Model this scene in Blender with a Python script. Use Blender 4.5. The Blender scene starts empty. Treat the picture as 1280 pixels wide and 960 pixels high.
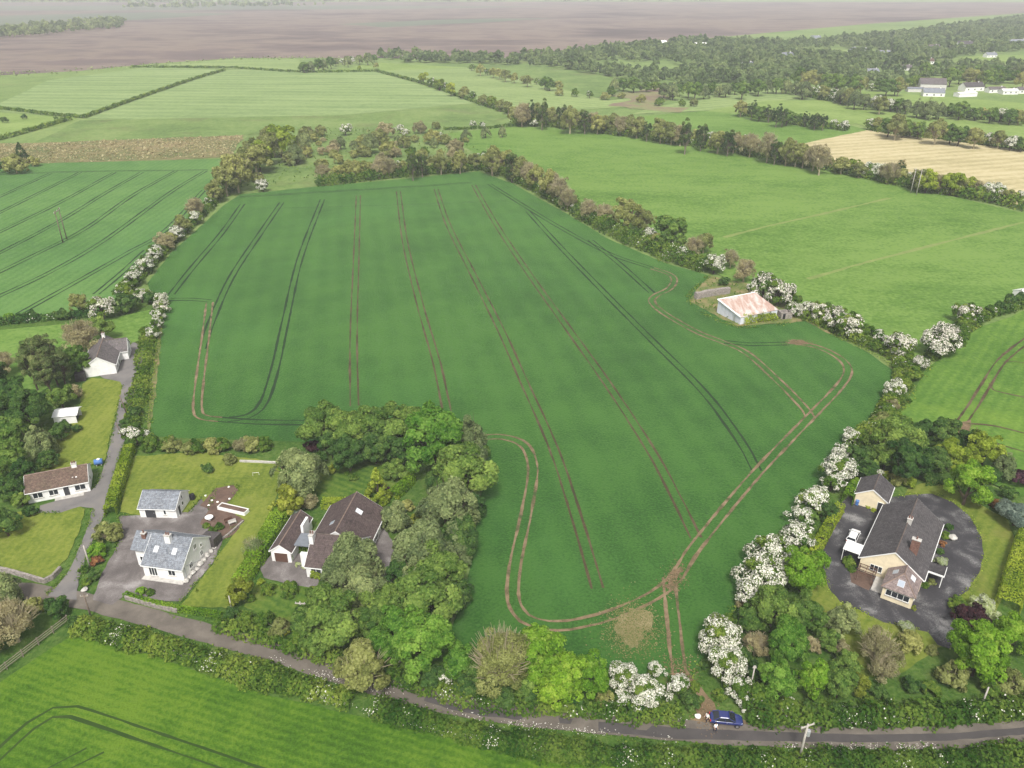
import bpy, bmesh, math, random
import numpy as np
from mathutils import Vector, Matrix

R = math.radians
scene = bpy.context.scene
COL = scene.collection

# ------------------------------------------------------------------ camera
H, PITCH, F = 88.0, R(27.4), 974.0        # drone height, tilt below level, focal length in photo pixels (1280 wide)
cam_d = bpy.data.cameras.new('camera'); cam = bpy.data.objects.new('camera', cam_d); COL.objects.link(cam)
cam.location = (0, 0, H); cam.rotation_euler = (R(90) - PITCH, 0, 0)
cam_d.sensor_width = 36.0; cam_d.lens = F / 1280 * 36.0
cam_d.clip_start = 1.0; cam_d.clip_end = 40000
scene.camera = cam
CP, SP = math.cos(PITCH), math.sin(PITCH)

def at(px, py, z=0.0):
    """survey helper: the point of the level plane z seen at a photo pixel"""
    xn, yn = (px - 640) / F, (480 - py) / F
    dx, dy, dz = xn, CP + yn * SP, -SP + yn * CP
    t = (z - H) / min(dz, -1e-4)
    return Vector((dx * t, dy * t, z))

def depth(p):
    return p.y * CP - (p.z - H) * SP

# ------------------------------------------------------------------ materials
MATS = {}
def new_mat(name):
    m = bpy.data.materials.new(name); m.use_nodes = True
    nt = m.node_tree; nt.nodes.clear()
    out = nt.nodes.new('ShaderNodeOutputMaterial')
    MATS[name] = m
    return m, nt, out

def N(nt, typ, **kw):
    n = nt.nodes.new(typ)
    for k, v in kw.items():
        if k.startswith('i_'):
            n.inputs[k[2:].replace('_', ' ')].default_value = v
        else:
            setattr(n, k, v)
    return n

def c4(c): return (c[0], c[1], c[2], 1.0)

def ramp(nt, fac, stops, interp='LINEAR'):
    r = N(nt, 'ShaderNodeValToRGB'); cr = r.color_ramp; cr.interpolation = interp
    while len(cr.elements) < len(stops): cr.elements.new(0.5)
    for e, (p, c) in zip(cr.elements, stops):
        e.position = p; e.color = c4(c) if not isinstance(c, float) else (c, c, c, 1)
    nt.links.new(fac, r.inputs[0]); return r.outputs[0]

def mixc(nt, fac, a, b, mode='MIX'):
    m = N(nt, 'ShaderNodeMix', data_type='RGBA', blend_type=mode)
    for sock, v in ((m.inputs[0], fac), (m.inputs[6], a), (m.inputs[7], b)):
        if isinstance(v, (int, float)): sock.default_value = v
        elif isinstance(v, tuple): sock.default_value = c4(v)
        else: nt.links.new(v, sock)
    return m.outputs[2]

def mathn(nt, op, a, b=None, clamp=False):
    m = N(nt, 'ShaderNodeMath', operation=op, use_clamp=clamp)
    for i, v in enumerate((a, b)):
        if v is None: continue
        if isinstance(v, (int, float)): m.inputs[i].default_value = v
        else: nt.links.new(v, m.inputs[i])
    return m.outputs[0]

def wpos(nt, rot=0.0, scale=(1, 1, 1)):
    g = N(nt, 'ShaderNodeNewGeometry'); mp = N(nt, 'ShaderNodeMapping')
    mp.inputs['Rotation'].default_value = (0, 0, rot); mp.inputs['Scale'].default_value = scale
    nt.links.new(g.outputs['Position'], mp.inputs['Vector']); return mp.outputs[0]

def opos(nt, scale=(1, 1, 1)):
    g = N(nt, 'ShaderNodeTexCoord'); mp = N(nt, 'ShaderNodeMapping')
    mp.inputs['Scale'].default_value = scale
    nt.links.new(g.outputs['Object'], mp.inputs['Vector']); return mp.outputs[0]

def noise(nt, vec, scale, detail=4, rough=0.55, dist=0.0):
    n = N(nt, 'ShaderNodeTexNoise'); n.inputs['Scale'].default_value = scale
    n.inputs['Detail'].default_value = detail; n.inputs['Roughness'].default_value = rough
    n.inputs['Distortion'].default_value = dist
    nt.links.new(vec, n.inputs['Vector']); return n.outputs[0]

def principled(nt, out, col, rough=0.9, spec=0.2, bump=None, bstr=0.3, bdist=0.1, metal=0.0):
    p = N(nt, 'ShaderNodeBsdfPrincipled')
    p.inputs['Roughness'].default_value = rough; p.inputs['Specular IOR Level'].default_value = spec
    p.inputs['Metallic'].default_value = metal
    if isinstance(col, tuple): p.inputs['Base Color'].default_value = c4(col)
    else: nt.links.new(col, p.inputs['Base Color'])
    if bump is not None:
        b = N(nt, 'ShaderNodeBump'); b.inputs['Strength'].default_value = bstr; b.inputs['Distance'].default_value = bdist
        nt.links.new(bump, b.inputs['Height']); nt.links.new(b.outputs[0], p.inputs['Normal'])
    nt.links.new(p.outputs[0], out.inputs['Surface']); return p

def grass_mat(name, lo, mid, hi, big=0.02, rot=0.0, stripe=0.0, period=3.0, patch=None, patch_amt=0.5, patch_scale=0.03,
              fine=1.6, bstr=0.6, bdist=0.25, aniso=1.0, thr=0.58, fine_amt=0.45, sheen=0.0):
    """grass or young corn: broad tonal drift, tufty grain, drill or mowing rows along one direction, worn patches"""
    m, nt, out = new_mat(name)
    v = wpos(nt)
    vr = wpos(nt, rot, (1, aniso, 1))
    n1 = noise(nt, vr, big, 5, 0.6); n2 = noise(nt, v, fine, 3, 0.65); n3 = noise(nt, vr, big * 7, 4, 0.6)
    s = mathn(nt, 'ADD', mathn(nt, 'MULTIPLY', n1, 0.75 - fine_amt / 3), mathn(nt, 'ADD', mathn(nt, 'MULTIPLY', n2, fine_amt), mathn(nt, 'MULTIPLY', n3, 0.35)))
    if stripe:
        vs = wpos(nt, rot)
        w = N(nt, 'ShaderNodeTexWave', wave_type='BANDS', bands_direction='Y'); w.inputs['Scale'].default_value = 0.314 / period
        w.inputs['Distortion'].default_value = 1.2; w.inputs['Detail'].default_value = 2; w.inputs['Detail Scale'].default_value = 0.6
        nt.links.new(vs, w.inputs['Vector'])
        s = mathn(nt, 'ADD', s, mathn(nt, 'MULTIPLY', mathn(nt, 'SUBTRACT', w.outputs[1], 0.5), stripe))
    col = ramp(nt, s, [(0.56, lo), (0.69, mid), (0.82, hi)])
    if patch:
        pn = noise(nt, v, patch_scale, 5, 0.6, 0.4)
        pf = ramp(nt, pn, [(thr, 0.0), (thr + 0.13, float(patch_amt))])
        col = mixc(nt, pf, col, patch)
    p = principled(nt, out, col, 0.95, 0.08, mathn(nt, 'ADD', n2, mathn(nt, 'MULTIPLY', n3, 0.5)), bstr, bdist)
    if sheen:
        p.inputs['Sheen Weight'].default_value = sheen; p.inputs['Sheen Roughness'].default_value = 0.45; p.inputs['Sheen Tint'].default_value = (.46, .78, .26, 1)
    return m

def ground_mat(name, stops, scale=0.5, fine=4.0, bstr=0.4, bdist=0.05, rough=0.9, rot=0.0, aniso=1.0, spec=0.2):
    m, nt, out = new_mat(name)
    v = wpos(nt, rot, (1, aniso, 1))
    n1 = noise(nt, v, scale, 6, 0.62, 0.3); n2 = noise(nt, v, fine, 3, 0.6)
    s = mathn(nt, 'ADD', mathn(nt, 'MULTIPLY', n1, 0.75), mathn(nt, 'MULTIPLY', n2, 0.25))
    principled(nt, out, ramp(nt, s, stops), rough, spec, n2, bstr, bdist)
    return m

def plain_mat(name, col, rough=0.6, spec=0.4, metal=0.0, var=0.12, scale=1.5, dirt=None):
    m, nt, out = new_mat(name)
    v = opos(nt)
    n1 = noise(nt, v, scale, 5, 0.6)
    lo = tuple(x * (1 - var) for x in col); hi = tuple(min(1, x * (1 + var)) for x in col)
    cc = ramp(nt, n1, [(0.3, lo), (0.7, hi)])
    if dirt:
        cc = mixc(nt, ramp(nt, noise(nt, v, 0.7, 6, 0.7, 0.8), [(0.52, 0.0), (0.72, 0.6)]), cc, dirt)
    principled(nt, out, cc, rough, spec, metal=metal)
    return m

def leaf_mat(name, lo, mid, hi, trans=0.5, var=0.2, hue=0.014):
    m, nt, out = new_mat(name)
    a = N(nt, 'ShaderNodeAttribute', attribute_name='tone')
    col = ramp(nt, a.outputs['Fac'], [(0.12, lo), (0.5, mid), (0.88, hi)])
    oi = N(nt, 'ShaderNodeObjectInfo')
    hs = N(nt, 'ShaderNodeHueSaturation')
    nt.links.new(mathn(nt, 'ADD', mathn(nt, 'MULTIPLY', oi.outputs['Random'], hue * 2), 0.5 - hue), hs.inputs['Hue'])
    nt.links.new(mathn(nt, 'ADD', mathn(nt, 'MULTIPLY', oi.outputs['Random'], -2 * var), 1 + var), hs.inputs['Value'])
    nt.links.new(col, hs.inputs['Color'])
    d = N(nt, 'ShaderNodeBsdfDiffuse'); t = N(nt, 'ShaderNodeBsdfTranslucent'); mx = N(nt, 'ShaderNodeMixShader')
    mx.inputs[0].default_value = trans
    for s in (d, t): nt.links.new(hs.outputs[0], s.inputs['Color'])
    nt.links.new(d.outputs[0], mx.inputs[1]); nt.links.new(t.outputs[0], mx.inputs[2])
    nt.links.new(mx.outputs[0], out.inputs['Surface'])
    return m

# ------------------------------------------------------------------ objects
def tag(o, label=None, cat=None, group=None, kind=None):
    if label:
        o['label'] = label
    if cat: o['category'] = cat
    if group: o['group'] = group
    if kind: o['kind'] = kind
    return o

def empty(name, loc=(0, 0, 0), rz=0.0):
    o = bpy.data.objects.new(name, None); COL.objects.link(o)
    o.location = loc; o.rotation_euler = (0, 0, rz); o.empty_display_size = 0.5
    return o

def link(name, mesh, parent=None):
    o = bpy.data.objects.new(name, mesh); COL.objects.link(o)
    if parent: o.parent = parent
    return o

def np_mesh(name, V, Q, tone=None, mat=None):
    me = bpy.data.meshes.new(name)
    V = np.asarray(V, dtype=np.float32); Q = np.asarray(Q, dtype=np.int32)
    k = Q.shape[1]
    me.vertices.add(len(V)); me.vertices.foreach_set('co', V.ravel())
    me.loops.add(Q.size); me.loops.foreach_set('vertex_index', Q.ravel())
    me.polygons.add(len(Q)); me.polygons.foreach_set('loop_start', np.arange(0, Q.size, k, dtype=np.int32))
    me.update(calc_edges=True)
    if tone is not None:
        a = me.attributes.new('tone', 'FLOAT', 'FACE'); a.data.foreach_set('value', np.asarray(tone, dtype=np.float32))
    if mat: me.materials.append(mat)
    return me

class MB:
    """collects shapes for ONE mesh"""
    def __init__(s): s.v, s.f = [], []
    def poly(s, pts):
        b = len(s.v); s.v += [tuple(p) for p in pts]; s.f.append(tuple(range(b, b + len(pts)))); return s
    def box(s, x0, y0, z0, x1, y1, z1):
        b = len(s.v)
        s.v += [(x0, y0, z0), (x1, y0, z0), (x1, y1, z0), (x0, y1, z0), (x0, y0, z1), (x1, y0, z1), (x1, y1, z1), (x0, y1, z1)]
        s.f += [tuple(b + i for i in q) for q in ((0, 3, 2, 1), (4, 5, 6, 7), (0, 1, 5, 4), (1, 2, 6, 5), (2, 3, 7, 6), (3, 0, 4, 7))]
        return s
    def prism(s, bot, top):
        """any two matching rings (bottom, top) closed into a solid"""
        n = len(bot); b = len(s.v); s.v += [tuple(p) for p in bot] + [tuple(p) for p in top]
        s.f.append(tuple(b + i for i in reversed(range(n)))); s.f.append(tuple(b + n + i for i in range(n)))
        for i in range(n):
            j = (i + 1) % n; s.f.append((b + i, b + j, b + n + j, b + n + i))
        return s
    def tube(s, pts, radii, n=7):
        pts = [Vector(p) for p in pts]; b0 = len(s.v)
        for i, (p, r) in enumerate(zip(pts, radii)):
            d = (pts[min(i + 1, len(pts) - 1)] - pts[max(i - 1, 0)]).normalized()
            u = d.cross(Vector((0, 0, 1)) if abs(d.z) < 0.95 else Vector((1, 0, 0))).normalized(); w = d.cross(u)
            for k in range(n):
                a = 2 * math.pi * k / n; s.v.append(tuple(p + u * math.cos(a) * r + w * math.sin(a) * r))
        for i in range(len(pts) - 1):
            for k in range(n):
                k2 = (k + 1) % n; a = b0 + i * n
                s.f.append((a + k, a + k2, a + n + k2, a + n + k))
        s.f.append(tuple(b0 + k for k in reversed(range(n))))
        e = b0 + (len(pts) - 1) * n; s.f.append(tuple(e + k for k in range(n)))
        return s
    def lathe(s, cx, cy, prof, n=14):
        b0 = len(s.v)
        for (r, z) in prof:
            for k in range(n):
                a = 2 * math.pi * k / n; s.v.append((cx + r * math.cos(a), cy + r * math.sin(a), z))
        for i in range(len(prof) - 1):
            for k in range(n):
                k2 = (k + 1) % n; a = b0 + i * n; s.f.append((a + k, a + k2, a + n + k2, a + n + k))
        s.f.append(tuple(b0 + k for k in reversed(range(n))))
        e = b0 + (len(prof) - 1) * n; s.f.append(tuple(e + k for k in range(n)))
        return s
    def mesh(s, name, mat):
        me = bpy.data.meshes.new(name); me.from_pydata(s.v, [], s.f); me.update()
        me.materials.append(mat)
        bm = bmesh.new(); bm.from_mesh(me); bmesh.ops.recalc_face_normals(bm, faces=bm.faces); bm.to_mesh(me); bm.free()
        return me
    def build(s, name, mat, parent=None, loc=None, rz=None, smooth=False, bevel=0.0):
        me = s.mesh(name, mat)
        if smooth:
            for p in me.polygons: p.use_smooth = True
        o = link(name, me, parent)
        if loc is not None: o.location = loc
        if rz is not None: o.rotation_euler = (0, 0, rz)
        if bevel:
            b = o.modifiers.new('bevel', 'BEVEL'); b.width = bevel; b.segments = 2; b.limit_method = 'ANGLE'
        return o

RND = random.Random(7)
def sheet(name, pts, z, mat, jit=0.0, step=2.5, px=True, kind='structure'):
    """a level sheet over an outline (surveyed from pixel corners), its edge a little ragged"""
    P = [at(*p) for p in pts] if px else [Vector((p[0], p[1], 0)) for p in pts]
    out = []
    for i, a in enumerate(P):
        b = P[(i + 1) % len(P)]; L = (b - a).length; n = max(1, min(80, int(L / step))) if jit else 1
        for k in range(n):
            q = a.lerp(b, k / n)
            if jit and k: q = q + Vector((RND.uniform(-jit, jit), RND.uniform(-jit, jit), 0))
            out.append((q.x, q.y, z))
    me = bpy.data.meshes.new(name); bm = bmesh.new()
    f = bm.faces.new([bm.verts.new(p) for p in out]); f.normal_update()
    if f.normal.z < 0: f.normal_flip()
    bmesh.ops.triangulate(bm, faces=[f]); bm.to_mesh(me); bm.free()
    me.materials.append(mat)
    return tag(link(name, me), kind=kind)

def smooth_line(P, step):
    """Catmull-Rom through the points, resampled about every step metres"""
    P = [Vector((p[0], p[1], 0)) for p in P]
    if len(P) == 2:
        n = max(1, int((P[1] - P[0]).length / step)); return [P[0].lerp(P[1], k / n) for k in range(n + 1)]
    Q = [P[0] * 2 - P[1]] + P + [P[-1] * 2 - P[-2]]; out = []
    for i in range(1, len(Q) - 2):
        a, b, c, d = Q[i - 1:i + 3]; n = max(1, int((c - b).length / step))
        for k in range(n):
            t = k / n
            out.append(0.5 * (2 * b + (c - a) * t + (2 * a - 5 * b + 4 * c - d) * t * t + (3 * b - a - 3 * c + d) * t ** 3))
    out.append(Q[-2]); return out

def ribbon_geo(mb, line, off, width, z, jw=0.15, seed=1):
    r = random.Random(seed); b = len(mb.v); n = len(line)
    for i, p in enumerate(line):
        d = (line[min(i + 1, n - 1)] - line[max(i - 1, 0)]).normalized(); nrm = Vector((-d.y, d.x, 0))
        w = width * (1 + r.uniform(-jw, jw) + (.22 * math.sin(i * .38 + seed) + .16 * math.sin(i * .53 + 2 * seed) if jw > .2 else 0)); o = off + r.uniform(-1, 1) * jw * width * 0.3
        q0, q1 = p + nrm * (o - w / 2), p + nrm * (o + w / 2)
        mb.v += [(q0.x, q0.y, z), (q1.x, q1.y, z)]
    for i in range(n - 1):
        mb.f.append((b + 2 * i, b + 2 * i + 2, b + 2 * i + 3, b + 2 * i + 1))

def ribbon(name, pts, width, z, mat, step=2.0, jw=0.05):
    mb = MB(); ribbon_geo(mb, smooth_line([at(*p) for p in pts], step), 0, width, z, jw)
    return tag(mb.build(name, mat), kind='structure')

def tracks(name, lines, z, mat, gap=1.9, width=0.45, step=2.0, singles=(), sw=0.4):
    mb = MB()
    for k, pts in enumerate(lines):
        L = smooth_line([at(*p) for p in pts], step)
        for s in (-1, 1): ribbon_geo(mb, L, s * gap / 2, width, z + 0.004 * (k % 5), 0.25, k * 2 + s)
    for k, pts in enumerate(singles):
        ribbon_geo(mb, smooth_line([at(*p) for p in pts], step), 0, sw, z + 0.03, 0.25, k + 99)
    return tag(mb.build(name, mat), kind='structure')
# ------------------------------------------------------------------ ground, fields, roads
def px_dir(a, b):
    """rotation that lays a field's rows along the line between two survey pixels"""
    d = at(*b) - at(*a); return -math.atan2(d.y, d.x)

G_base = grass_mat('distant_pasture', (.10, .16, .045), (.15, .22, .065), (.20, .26, .085), big=0.006, fine=0.5, patch=(.16, .15, .07), patch_scale=0.008)
G_crop = grass_mat('young_wheat', (.011, .050, .008), (.021, .076, .012), (.040, .112, .019), big=0.012, rot=px_dir((560, 280), (690, 560)),
                   stripe=0.05, period=6.5, patch=(.05, .145, .03), patch_scale=0.012, patch_amt=0.45, thr=0.53, fine=2.2, bstr=0.8, fine_amt=0.55, sheen=.34)
G_left = grass_mat('wheat_pale', (.044, .112, .028), (.066, .148, .036), (.095, .185, .048), big=0.01, rot=px_dir((40, 330), (180, 250)), stripe=0.07, period=3,
                   patch=(.085, .19, .055), patch_scale=0.012, fine=1.0, thr=0.55, sheen=.2)
G_bar = grass_mat('barley', (.032, .085, .007), (.058, .128, .010), (.10, .175, .016), big=0.03, rot=px_dir((150, 905), (400, 985)), stripe=0.08, period=1.2,
                  patch=(.11, .16, .024), patch_scale=0.035, patch_amt=0.55, thr=0.60, fine=2.0, bstr=0.9)
G_past = grass_mat('pasture', (.058, .128, .020), (.094, .178, .032), (.140, .230, .050), big=0.012, rot=R(20), aniso=2.0, patch=(.13, .215, .046),
                   patch_scale=0.03, thr=0.53, fine=0.7, fine_amt=0.6)
G_far = grass_mat('far_grass', (.135, .205, .070), (.185, .258, .095), (.23, .30, .12), big=0.008, rot=R(4), aniso=5.0, stripe=0.12, period=18, patch=(.10, .17, .06),
                  patch_scale=0.01, thr=0.62, fine=0.25)
G_far2 = grass_mat('far_meadow', (.145, .21, .068), (.19, .26, .09), (.23, .295, .11), big=0.01, rot=R(-30), aniso=3.0, stripe=0.14, period=9, fine=0.3)
G_brightf = grass_mat('bright_meadow', (.135, .205, .048), (.175, .25, .065), (.215, .29, .085), big=0.02, rot=R(15), aniso=2, fine=0.4)
G_rightf = grass_mat('spring_barley', (.052, .12, .018), (.08, .162, .026), (.125, .215, .036), big=0.02, rot=px_dir((1180, 520), (1260, 400)), stripe=0.06, period=2.4,
                     patch=(.16, .25, .035), patch_scale=0.03, thr=0.56, fine=1.2)
G_tan = grass_mat('dry_stubble', (.33, .29, .15), (.42, .36, .20), (.48, .42, .25), big=0.02, rot=R(-18), aniso=3, stripe=0.14, period=8, fine=0.4)
G_reed = grass_mat('rough_reeds', (.11, .13, .05), (.17, .16, .07), (.24, .19, .10), big=0.03, patch=(.09, .13, .04), patch_scale=0.05, thr=0.5, fine=0.5, bstr=1.0)
G_scrub = grass_mat('scrub_grass', (.085, .14, .04), (.13, .20, .055), (.18, .24, .08), big=0.02, patch=(.13, .13, .06), patch_scale=0.03, thr=0.55, fine=0.5)
G_verge = grass_mat('rough_verge', (.030, .075, .012), (.058, .115, .02), (.10, .155, .035), big=0.1, patch=(.10, .09, .04), patch_scale=0.12, thr=0.60, fine=1.8, bstr=1.0)
G_lawn = grass_mat('mown_lawn', (.085, .125, .018), (.135, .175, .027), (.185, .215, .04), big=0.06, rot=px_dir((60, 690), (100, 640)), stripe=0.05, period=1.5,
                   patch=(.17, .19, .045), patch_scale=0.12, thr=0.55, fine=1.6, bstr=0.4)
G_lawn2 = grass_mat('dark_lawn', (.04, .09, .014), (.075, .135, .02), (.12, .17, .03), big=0.1, rot=R(30), stripe=0.1, period=1.5, patch=(.13, .13, .035), patch_scale=0.15,
                    fine=1.6, bstr=0.5)  # darker grass than the other lawns
G_lawn3 = grass_mat('mossy_lawn', (.085, .128, .018), (.125, .165, .025), (.168, .20, .038), big=0.08, rot=R(-50), stripe=0.08, period=1.6, patch=(.165, .165, .045), patch_scale=0.15,
                    thr=0.52, fine=1.6, bstr=0.4)
G_bog = ground_mat('peat_bog', [(.36, (.080, .060, .055)), (.45, (.125, .094, .084)), (.52, (.19, .148, .118)), (.57, (.135, .10, .09)), (.66, (.105, .082, .075)), (.74, (.15, .12, .09))], scale=0.0026, fine=0.014, aniso=1.3, bstr=0.05, rot=R(8))
G_heath = ground_mat('heath', [(.35, (.10, .12, .085)), (.55, (.13, .15, .10)), (.7, (.16, .14, .11))], 0.004, .02)
M_soil = ground_mat('bare_soil', [(.38, (.045, .075, .020)), (.45, (.12, .088, .048)), (.56, (.20, .142, .085)), (.75, (.30, .225, .14))], 0.35, 5)
M_dark = ground_mat('wheeling_soil', [(.3, (.02, .03, .010)), (.45, (.06, .042, .022)), (.6, (.11, .084, .046)), (.8, (.155, .118, .068))], 0.12, 3)
M_dim = ground_mat('wheeling_furrow_shade', [(.3, (.010, .03, .010)), (.6, (.018, .042, .014)), (.8, (.05, .055, .022))], 0.1, 3)  # dark green carries the shade down in the wheel furrows
M_dimb = ground_mat('wheeling_barley', [(.3, (.016, .045, .006)), (.6, (.03, .06, .010)), (.8, (.09, .09, .03))], 0.2, 3)
M_dry = ground_mat('dead_grass', [(.34, (.10, .12, .035)), (.48, (.19, .17, .075)), (.62, (.27, .225, .12)), (.8, (.32, .27, .16))], 0.35, 3, bstr=0.7, bdist=0.1)
M_dryg = ground_mat('worn_pasture', [(.3, (.12, .17, .04)), (.6, (.19, .235, .07)), (.8, (.25, .27, .10))], 0.2, 2)
M_reedsoil = ground_mat('cutover_ground', [(.36, (.13, .18, .06)), (.5, (.2, .19, .09)), (.6, (.17, .12, .09))], 0.03, .3)
M_yard = ground_mat('rough_yard', [(.36, (.08, .13, .03)), (.5, (.14, .16, .05)), (.58, (.22, .18, .085)), (.75, (.28, .22, .12))], 0.25, 3)
M_road = ground_mat('worn_tarmac', [(.3, (.082, .071, .060)), (.5, (.13, .113, .095)), (.7, (.195, .17, .142))], 0.28, 8, bstr=0.2, rough=0.85)
M_patch = ground_mat('new_tarmac', [(.3, (.05, .046, .046)), (.6, (.075, .068, .066)), (.8, (.10, .09, .085))], 0.3, 8, bstr=0.2)
M_lane = ground_mat('grey_gravel', [(.3, (.11, .105, .105)), (.5, (.17, .16, .155)), (.68, (.21, .19, .17)), (.82, (.26, .23, .16))], 0.22, 6, bstr=0.3)
M_tar = ground_mat('dark_driveway', [(.36, (.034, .033, .037)), (.50, (.048, .046, .05)), (.555, (.085, .083, .085)), (.64, (.22, .215, .21))], 0.22, 5, bstr=0.2, rough=0.75)
M_court = ground_mat('stained_concrete', [(.34, (.085, .075, .072)), (.48, (.13, .115, .11)), (.56, (.18, .162, .155)), (.66, (.30, .28, .27))], 0.2, 5, bstr=0.2)
M_brownsoil = ground_mat('flower_bed_soil', [(.3, (.07, .045, .035)), (.55, (.13, .085, .065)), (.8, (.2, .14, .10))], 0.5, 5)

Z = 0.02
tag(MB().poly([(-9000, -300, -0.5), (9000, -300, -0.5), (9000, 9000, -0.5), (-9000, 9000, -0.5)]).build('ground', G_base), kind='structure')

# far land
sheet('bog', [(-400, 102), (-60, 97), (100, 88), (190, 79), (300, 72), (470, 72), (640, 74), (760, 60), (900, 46), (1080, 30), (1280, 16), (1500, 9), (1500, 3), (700, 2), (-400, 3)], -0.44, G_bog)
sheet('heath', [(-200, 24), (60, 18), (200, 15), (300, 17), (180, 24), (0, 32), (-200, 36)], -0.42, G_heath, 20, 100)
sheet('heath', [(-200, 8), (300, 6), (700, 8), (500, 11), (100, 13), (-200, 13)], -0.42, G_heath, 20, 150)
sheet('heath', [(420, 30), (560, 24), (700, 22), (600, 28), (480, 34)], -0.42, G_heath, 15, 80)
sheet('field', [(-60, 130), (0, 128), (60, 100), (190, 83), (280, 87), (105, 146), (60, 143), (-60, 133)], -0.34, G_far, 1.0, 20)
sheet('field', [(282, 87), (170, 122), (107, 148), (300, 150), (420, 144), (560, 131), (600, 128), (470, 89), (330, 86)], -0.34, G_far, 1.0, 20)
sheet('field', [(-60, 135), (60, 145), (100, 148), (-60, 190)], -0.36, G_brightf, 1.0, 20)
sheet('field', [(190, 82), (285, 74), (375, 74), (372, 88), (285, 86)], -0.32, G_far2)
sheet('field', [(390, 91), (470, 78), (585, 84), (560, 88), (470, 88)], -0.32, G_brightf)
sheet('field', [(480, 88), (585, 84), (690, 108), (760, 125), (830, 118), (810, 132), (640, 140)], -0.31, G_far2, 1.0, 20)
sheet('field', [(590, 82), (690, 78), (800, 100), (835, 113), (760, 125), (700, 108)], -0.29, G_scrub, 1.0, 15)
sheet('field', [(100, 150), (430, 143), (600, 130), (650, 143), (560, 165), (420, 160), (330, 165), (290, 170), (40, 178)], -0.30, G_scrub, 1.0, 20)
sheet('reed_bed', [(-60, 180), (40, 178), (305, 168), (290, 196), (60, 206), (-60, 212)], -0.28, G_reed, 1.5, 8)
sheet('scrubland', [(300, 246), (290, 196), (310, 168), (420, 155), (560, 160), (620, 200), (600, 214), (400, 236)], -0.25, G_scrub, 1.0, 8)
sheet('field', [(820, 132), (900, 120), (975, 107), (1000, 122), (880, 138), (790, 142)], -0.28, G_far2, 1.0, 12)
sheet('field', [(870, 140), (960, 125), (1075, 125), (1165, 140), (1060, 155), (930, 150)], -0.27, G_brightf, 1.0, 12)
sheet('field', [(800, 145), (880, 138), (1062, 156), (1085, 162), (985, 184), (860, 172), (720, 150)], -0.26, G_past, 1.0, 12)
sheet('field', [(1070, 112), (1300, 130), (1300, 148), (1165, 137), (1075, 124)], -0.25, G_brightf, 1.0, 12)
sheet('field', [(1060, 150), (1165, 138), (1300, 152), (1300, 190), (1090, 160)], -0.245, G_brightf, 1.0, 12)
sheet('field', [(1195, 70), (1400, 66), (1400, 90), (1240, 88)], -0.27, G_brightf, 1.0, 12)
sheet('stubble_field', [(980, 184), (1085, 162), (1300, 190), (1420, 208), (1420, 282), (1280, 258), (1150, 228), (1060, 208)], -0.23, G_tan, 0.6, 10)
sheet('bare_earth', [(755, 118), (830, 108), (842, 118), (820, 132), (862, 134), (850, 140), (760, 132), (790, 125)], -0.22, M_reedsoil, 4, 10)
sheet('pasture', [(560, 166), (640, 158), (720, 158), (860, 176), (1000, 200), (1150, 235), (1280, 266), (1420, 300), (1400, 350), (1280, 378), (1200, 410), (1160, 455), (1130, 448), (1000, 395), (860, 322), (690, 250), (610, 205)], -0.20, G_past, 0.5, 8)
sheet('wheat_field', [(-160, 220), (0, 205), (280, 198), (298, 215), (240, 280), (150, 368), (130, 392), (0, 400), (-160, 410)], -0.18, G_left, 0.5, 8)
sheet('barley_field', [(1150, 470), (1200, 420), (1290, 384), (1500, 350), (1500, 680), (1280, 620), (1140, 560), (1120, 520)], -0.16, G_rightf, 0.5, 6)
# near ground under hedges, gardens and road verges
sheet('verge', [(-300, 420), (0, 402), (130, 392), (200, 372), (190, 545), (600, 560), (560, 790), (860, 850), (900, 780), (1060, 560), (1120, 470), (1165, 450), (1100, 560), (1280, 620), (1500, 680), (1900, 1300), (-600, 1300)], -0.12, G_verge, 0.3, 6)
sheet('crop_field', [(187, 545), (188, 500), (204, 390), (210, 373), (187, 362), (184, 354), (213, 316), (247, 286), (280, 256), (300, 243), (395, 233), (500, 224), (598, 214), (640, 229), (700, 262), (760, 298), (830, 328), (886, 344), (861, 376), (921, 408), (1006, 401), (1040, 418), (1085, 440), (1121, 466), (1100, 500), (1068, 556), (1030, 605), (972, 692), (915, 768), (884, 815), (864, 850), (835, 846), (700, 834), (560, 800), (585, 720), (605, 600), (600, 560), (380, 552)], -0.08, G_crop, 0.25, 3)
sheet('barley_field', [(-300, 872), (0, 852), (60, 812), (90, 795), (190, 818), (330, 868), (500, 908), (640, 938), (760, 956), (900, 985), (900, 1250), (-300, 1250)], -0.06, G_bar, 0.25, 3)
sheet('yard_ground', [(886, 344), (861, 376), (921, 408), (1006, 401), (1040, 418), (1010, 395), (940, 355)], -0.05, M_yard, 0.5, 2)
sheet('field_margin', [(205, 385), (200, 440), (191, 520), (186, 545), (182, 545), (186, 510), (196, 430), (203, 380)], -0.045, M_yard, 0.3, 2)

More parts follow.
